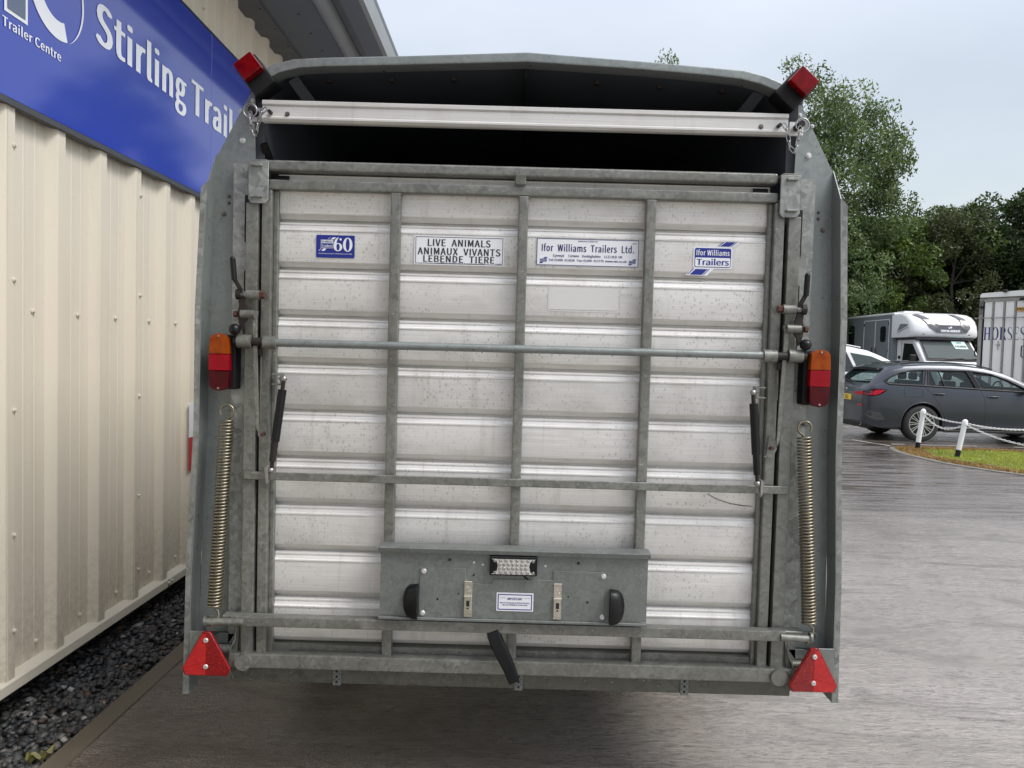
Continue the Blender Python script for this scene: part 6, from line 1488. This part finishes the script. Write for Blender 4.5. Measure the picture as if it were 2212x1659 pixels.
# ================================================================== TREES
def leaf_cloud(cent, rad, nleaf, size, pal, seed, droop=0):
    rs_ = np.random.RandomState(seed); k = len(cent); w = rad ** 2; w = w / w.sum(); idx = rs_.choice(k, nleaf, p=w)
    d = rs_.normal(0, 1, (nleaf, 3)); d /= np.linalg.norm(d, axis=1)[:, None] + 1e-9; rr = rad[idx] * rs_.uniform(.35, 1.05, nleaf) ** .6
    C_ = cent[idx] + d * rr[:, None] * np.array((1, 1, .8))
    C_[:, 2] -= droop * rs_.uniform(0, 1, nleaf)
    a = rs_.normal(0, 1, (nleaf, 3)); a[:, 2] -= .5; a /= np.linalg.norm(a, axis=1)[:, None]
    q = rs_.normal(0, 1, (nleaf, 3)); bb = np.cross(a, q); bb /= np.linalg.norm(bb, axis=1)[:, None]
    s = size * rs_.uniform(.6, 1.35, (nleaf, 1))
    V = np.empty((nleaf, 4, 3)); V[:, 0] = C_ - a * s; V[:, 1] = C_ + bb * s * .42; V[:, 2] = C_ + a * s; V[:, 3] = C_ - bb * s * .42
    cl = rs_.choice(len(pal), k); base = np.array(pal)[cl][idx]; col = base * rs_.uniform(.65, 1.35, (nleaf, 1)) * (rs_.uniform(.8, 1.2, k)[idx])[:, None]
    return V.reshape(-1, 3), np.arange(nleaf * 4).reshape(-1, 4), np.repeat(col, 4, 0)
def make_tree(name, h, crown, nclump, crad, nleaf, size, pal, seed, trunk_r, limbs=9, droop=0, low=.1):
    """crown: list of (dx, dy, z, rx, ry, rz) lobes"""
    rnd = random.Random(seed); rs_ = np.random.RandomState(seed); root = empty(name, (0, 0, 0), 0, local=True)
    C_ = []
    vol = [l[3] * l[4] * l[5] for l in crown]
    while len(C_) < nclump:
        l = rnd.choices(crown, vol)[0]; v = Vector((rnd.gauss(0, 1), rnd.gauss(0, 1), rnd.gauss(0, 1))).normalized() * rnd.uniform(.25, 1) ** .5
        p = Vector((l[0] + v.x * l[3], l[1] + v.y * l[4], l[2] + v.z * l[5]))
        if p.z < low: continue
        if noise.noise(p * .55 + Vector((seed, 0, 0))) < -.22: continue
        C_.append(p)
    b = MB(); P_ = [Vector((0, 0, -.1))]
    for i in range(1, 9): P_.append(Vector((noise.noise(Vector((i * .5, seed, 0))) * .5, noise.noise(Vector((0, seed, i * .5))) * .5, h * .92 * i / 8)))
    b.tube(P_, [trunk_r * (1 - .93 * i / 8) for i in range(9)], 9)
    hub = []
    for k in range(limbs):
        t = .12 + .78 * k / limbs; i = min(7, int(t * 8)); p0 = P_[i].lerp(P_[i + 1], t * 8 - i); tgt = min(C_, key=lambda c: abs(c.z - (p0.z + h * .16)) + rnd.uniform(0, 4) + .0 * c.x)
        m_ = p0.lerp(tgt, .5) + Vector((0, 0, .25)); b.tube([p0, m_, tgt], [trunk_r * (1 - t) * .55 + .015, trunk_r * (1 - t) * .3 + .01, .008], 6); hub += [m_, tgt, p0]
    for c in C_[:int(nclump * .75)]:
        q = min(hub, key=lambda v: (v - c).length + max(0, v.z - c.z) * 1.5); m_ = q.lerp(c, .55) + Vector((rnd.uniform(-.2, .2), rnd.uniform(-.2, .2), .1)); b.tube([q, m_, c], [.022, .014, .004], 4, caps=False)
    b.build('trunk', M['bark'], root, weld=False)
    V, F, Cc = leaf_cloud(np.array([c[:] for c in C_]), rs_.uniform(crad * .6, crad * 1.25, len(C_)), nleaf, size, pal, seed, droop)
    me = quads_mesh('crown', V, F, [M['leaf']], Cc); o = bpy.data.objects.new('crown', me); COL.objects.link(o); o.parent = root
    return root
def place_tree(src, loc, rz, sc, label, group=None, first=False):
    if first: r = src
    else:
        r = src.copy(); COL.objects.link(r)
        for ch in list(src.children): c = ch.copy(); COL.objects.link(c); c.parent = r
    r.location = loc; r.rotation_euler = (0, 0, rz); r.scale = sc if isinstance(sc, tuple) else (sc,) * 3
    tag(r, label, 'tree', group or 'trees behind the parked vehicles'); return r
pal_w = [(0.0828, 0.1188, 0.0468), (0.1044, 0.1440, 0.0576), (0.0648, 0.0972, 0.0396), (0.1224, 0.1584, 0.0720)]
pal_d = [(0.0310, 0.0558, 0.0174), (0.0465, 0.0775, 0.0217), (0.0248, 0.0434, 0.0149), (0.0620, 0.0961, 0.0260)]
pal_y = [(0.0660, 0.1023, 0.0238), (0.0858, 0.1254, 0.0264), (0.0462, 0.0726, 0.0198)]
pal_o = [(0.0544, 0.0680, 0.0286), (0.0680, 0.0816, 0.0340), (0.0442, 0.0612, 0.0245)]
willow = make_tree('airy_tree', 13.2, [(0, 0, 8.2, 3.3, 3.0, 4.2), (-1.3, 0, 11.4, 1.1, 1.3, 1.9), (.9, .2, 11.0, 1.0, 1.2, 1.7), (2.3, 0, 6.6, 1.5, 1.6, 2.2), (0, 0, 5, 2.8, 2.4, 2.4)], 360, .55, 52000, .078, [tuple(c * 1.08 for c in q) for q in pal_w], 11, .24, 16, .35)
dense = make_tree('broadleaf_tree', 7.8, [(0, 0, 4.2, 2.3, 2.0, 3.5), (-.9, 0, 6.3, 1.2, 1.1, 1.3), (1.0, .2, 5.8, 1.2, 1.2, 1.4), (0, -.4, 1.6, 2.4, 1.9, 1.7)], 230, .55, 40000, .085, pal_d, 21, .16, 9)
yellow = make_tree('broadleaf_tree', 7.6, [(0, 0, 4.4, 2.2, 2.0, 3.2), (.6, 0, 6.3, 1.1, 1.1, 1.2), (0, 0, 1.7, 2.3, 1.8, 1.7)], 210, .50, 38000, .082, pal_y, 22, .15, 9)
olive = make_tree('broadleaf_tree', 8.2, [(0, 0, 4.5, 2.1, 1.9, 3.6), (-.5, 0, 7.0, 1.0, 1.0, 1.2), (.9, 0, 8.3, .38, .38, 1.1), (.6, 0, 7.2, .7, .7, .8), (0, 0, 1.8, 2.2, 1.8, 1.8)], 230, .50, 38000, .078, pal_o, 23, .15, 9)
place_tree(willow, (12.25, 28.5, 0), .4, (1, 1, 1), 'tall airy pale green tree rising above the right side of the trailer', first=True)
place_tree(willow, (5.1, 31, 0), 2.2, (.8, .8, 1.06), 'tall tree of which only the tip shows over the trailer roof')
row = [(dense, 9.0, 29.0, 1.0, 'dark green tree hidden behind the trailer edge, left of the horsebox'), (yellow, 11.6, 30.0, .94, 'yellow green bushy tree below the tall airy tree'),
       (dense, 13.6, 30.5, .98, 'dark broad tree behind the grey horsebox body'), (yellow, 15.9, 30.6, .99, 'leafy tree above the middle of the horsebox, mid green'), (olive, 18.4, 30.2, 1.0, 'olive brown tree with a thin tip standing above the others'),
       (dense, 20.6, 31.0, 1.12, 'dark tree behind the left edge of the white lorry'), (olive, 22.3, 30.0, 1.16, 'dull olive tree above the white lorry'), (yellow, 24.3, 29.5, 1.46, 'bright green taller tree at the right edge of the picture'),
       (dense, 26.5, 30, 1.3, 'dark tree beyond the right edge'), (olive, 6.3, 30, .9, 'olive tree mostly behind the trailer'), (dense, 3.4, 30, .9, 'dark tree wholly behind the trailer body'), (yellow, .5, 30.5, .9, 'mid green tree far behind the trailer')]
used = set()
for i, (src, x, y, sc, lb) in enumerate(row):
    f = src.name not in used; used.add(src.name)
    place_tree(src, (x, y, 0), (i * 1.7) % 6.28 if not f else .3, (sc * 1.03, sc, sc), lb, first=f)
back = [(dense, 12.4, 33.6, 1.0, 'dark tree in the second row behind the airy tree'), (dense, 17.0, 33.6, 1.08, 'dark tree in the second row behind the horsebox'), (yellow, 20.0, 33.8, 1.15, 'mid green tree in the second row between horsebox and lorry'), (dense, 23.6, 33.8, 1.05, 'dark tree in the second row behind the lorry'), (dense, 27.5, 33, 1.2, 'dark tree in the second row at the far right')]
for i, (src, x, y, sc, lb) in enumerate(back): place_tree(src, (x, y, 0), 1 + i * 2.1, (sc * 1.1, sc, sc), lb)
# low scrub along the foot of the trees
rs_ = np.random.RandomState(5); cc_ = np.stack([rs_.uniform(2, 30, 260), rs_.uniform(27.2, 29.4, 260), rs_.uniform(.2, 2.2, 260)], 1)
V, F, Cc = leaf_cloud(cc_, rs_.uniform(.4, .8, 260), 26000, .10, pal_d + pal_y, 8)
o = bpy.data.objects.new('undergrowth', quads_mesh('undergrowth', V, F, [M['leaf']], Cc)); COL.objects.link(o); tag(o, 'dark leafy scrub along the foot of the trees behind the vehicles', 'shrub', kind='stuff')
# the far side of the yard opposite the wall: trees that the blue sign mirrors
for k, (x, y, sc) in enumerate([(9.5, 4.5, .0), ]):
    pass
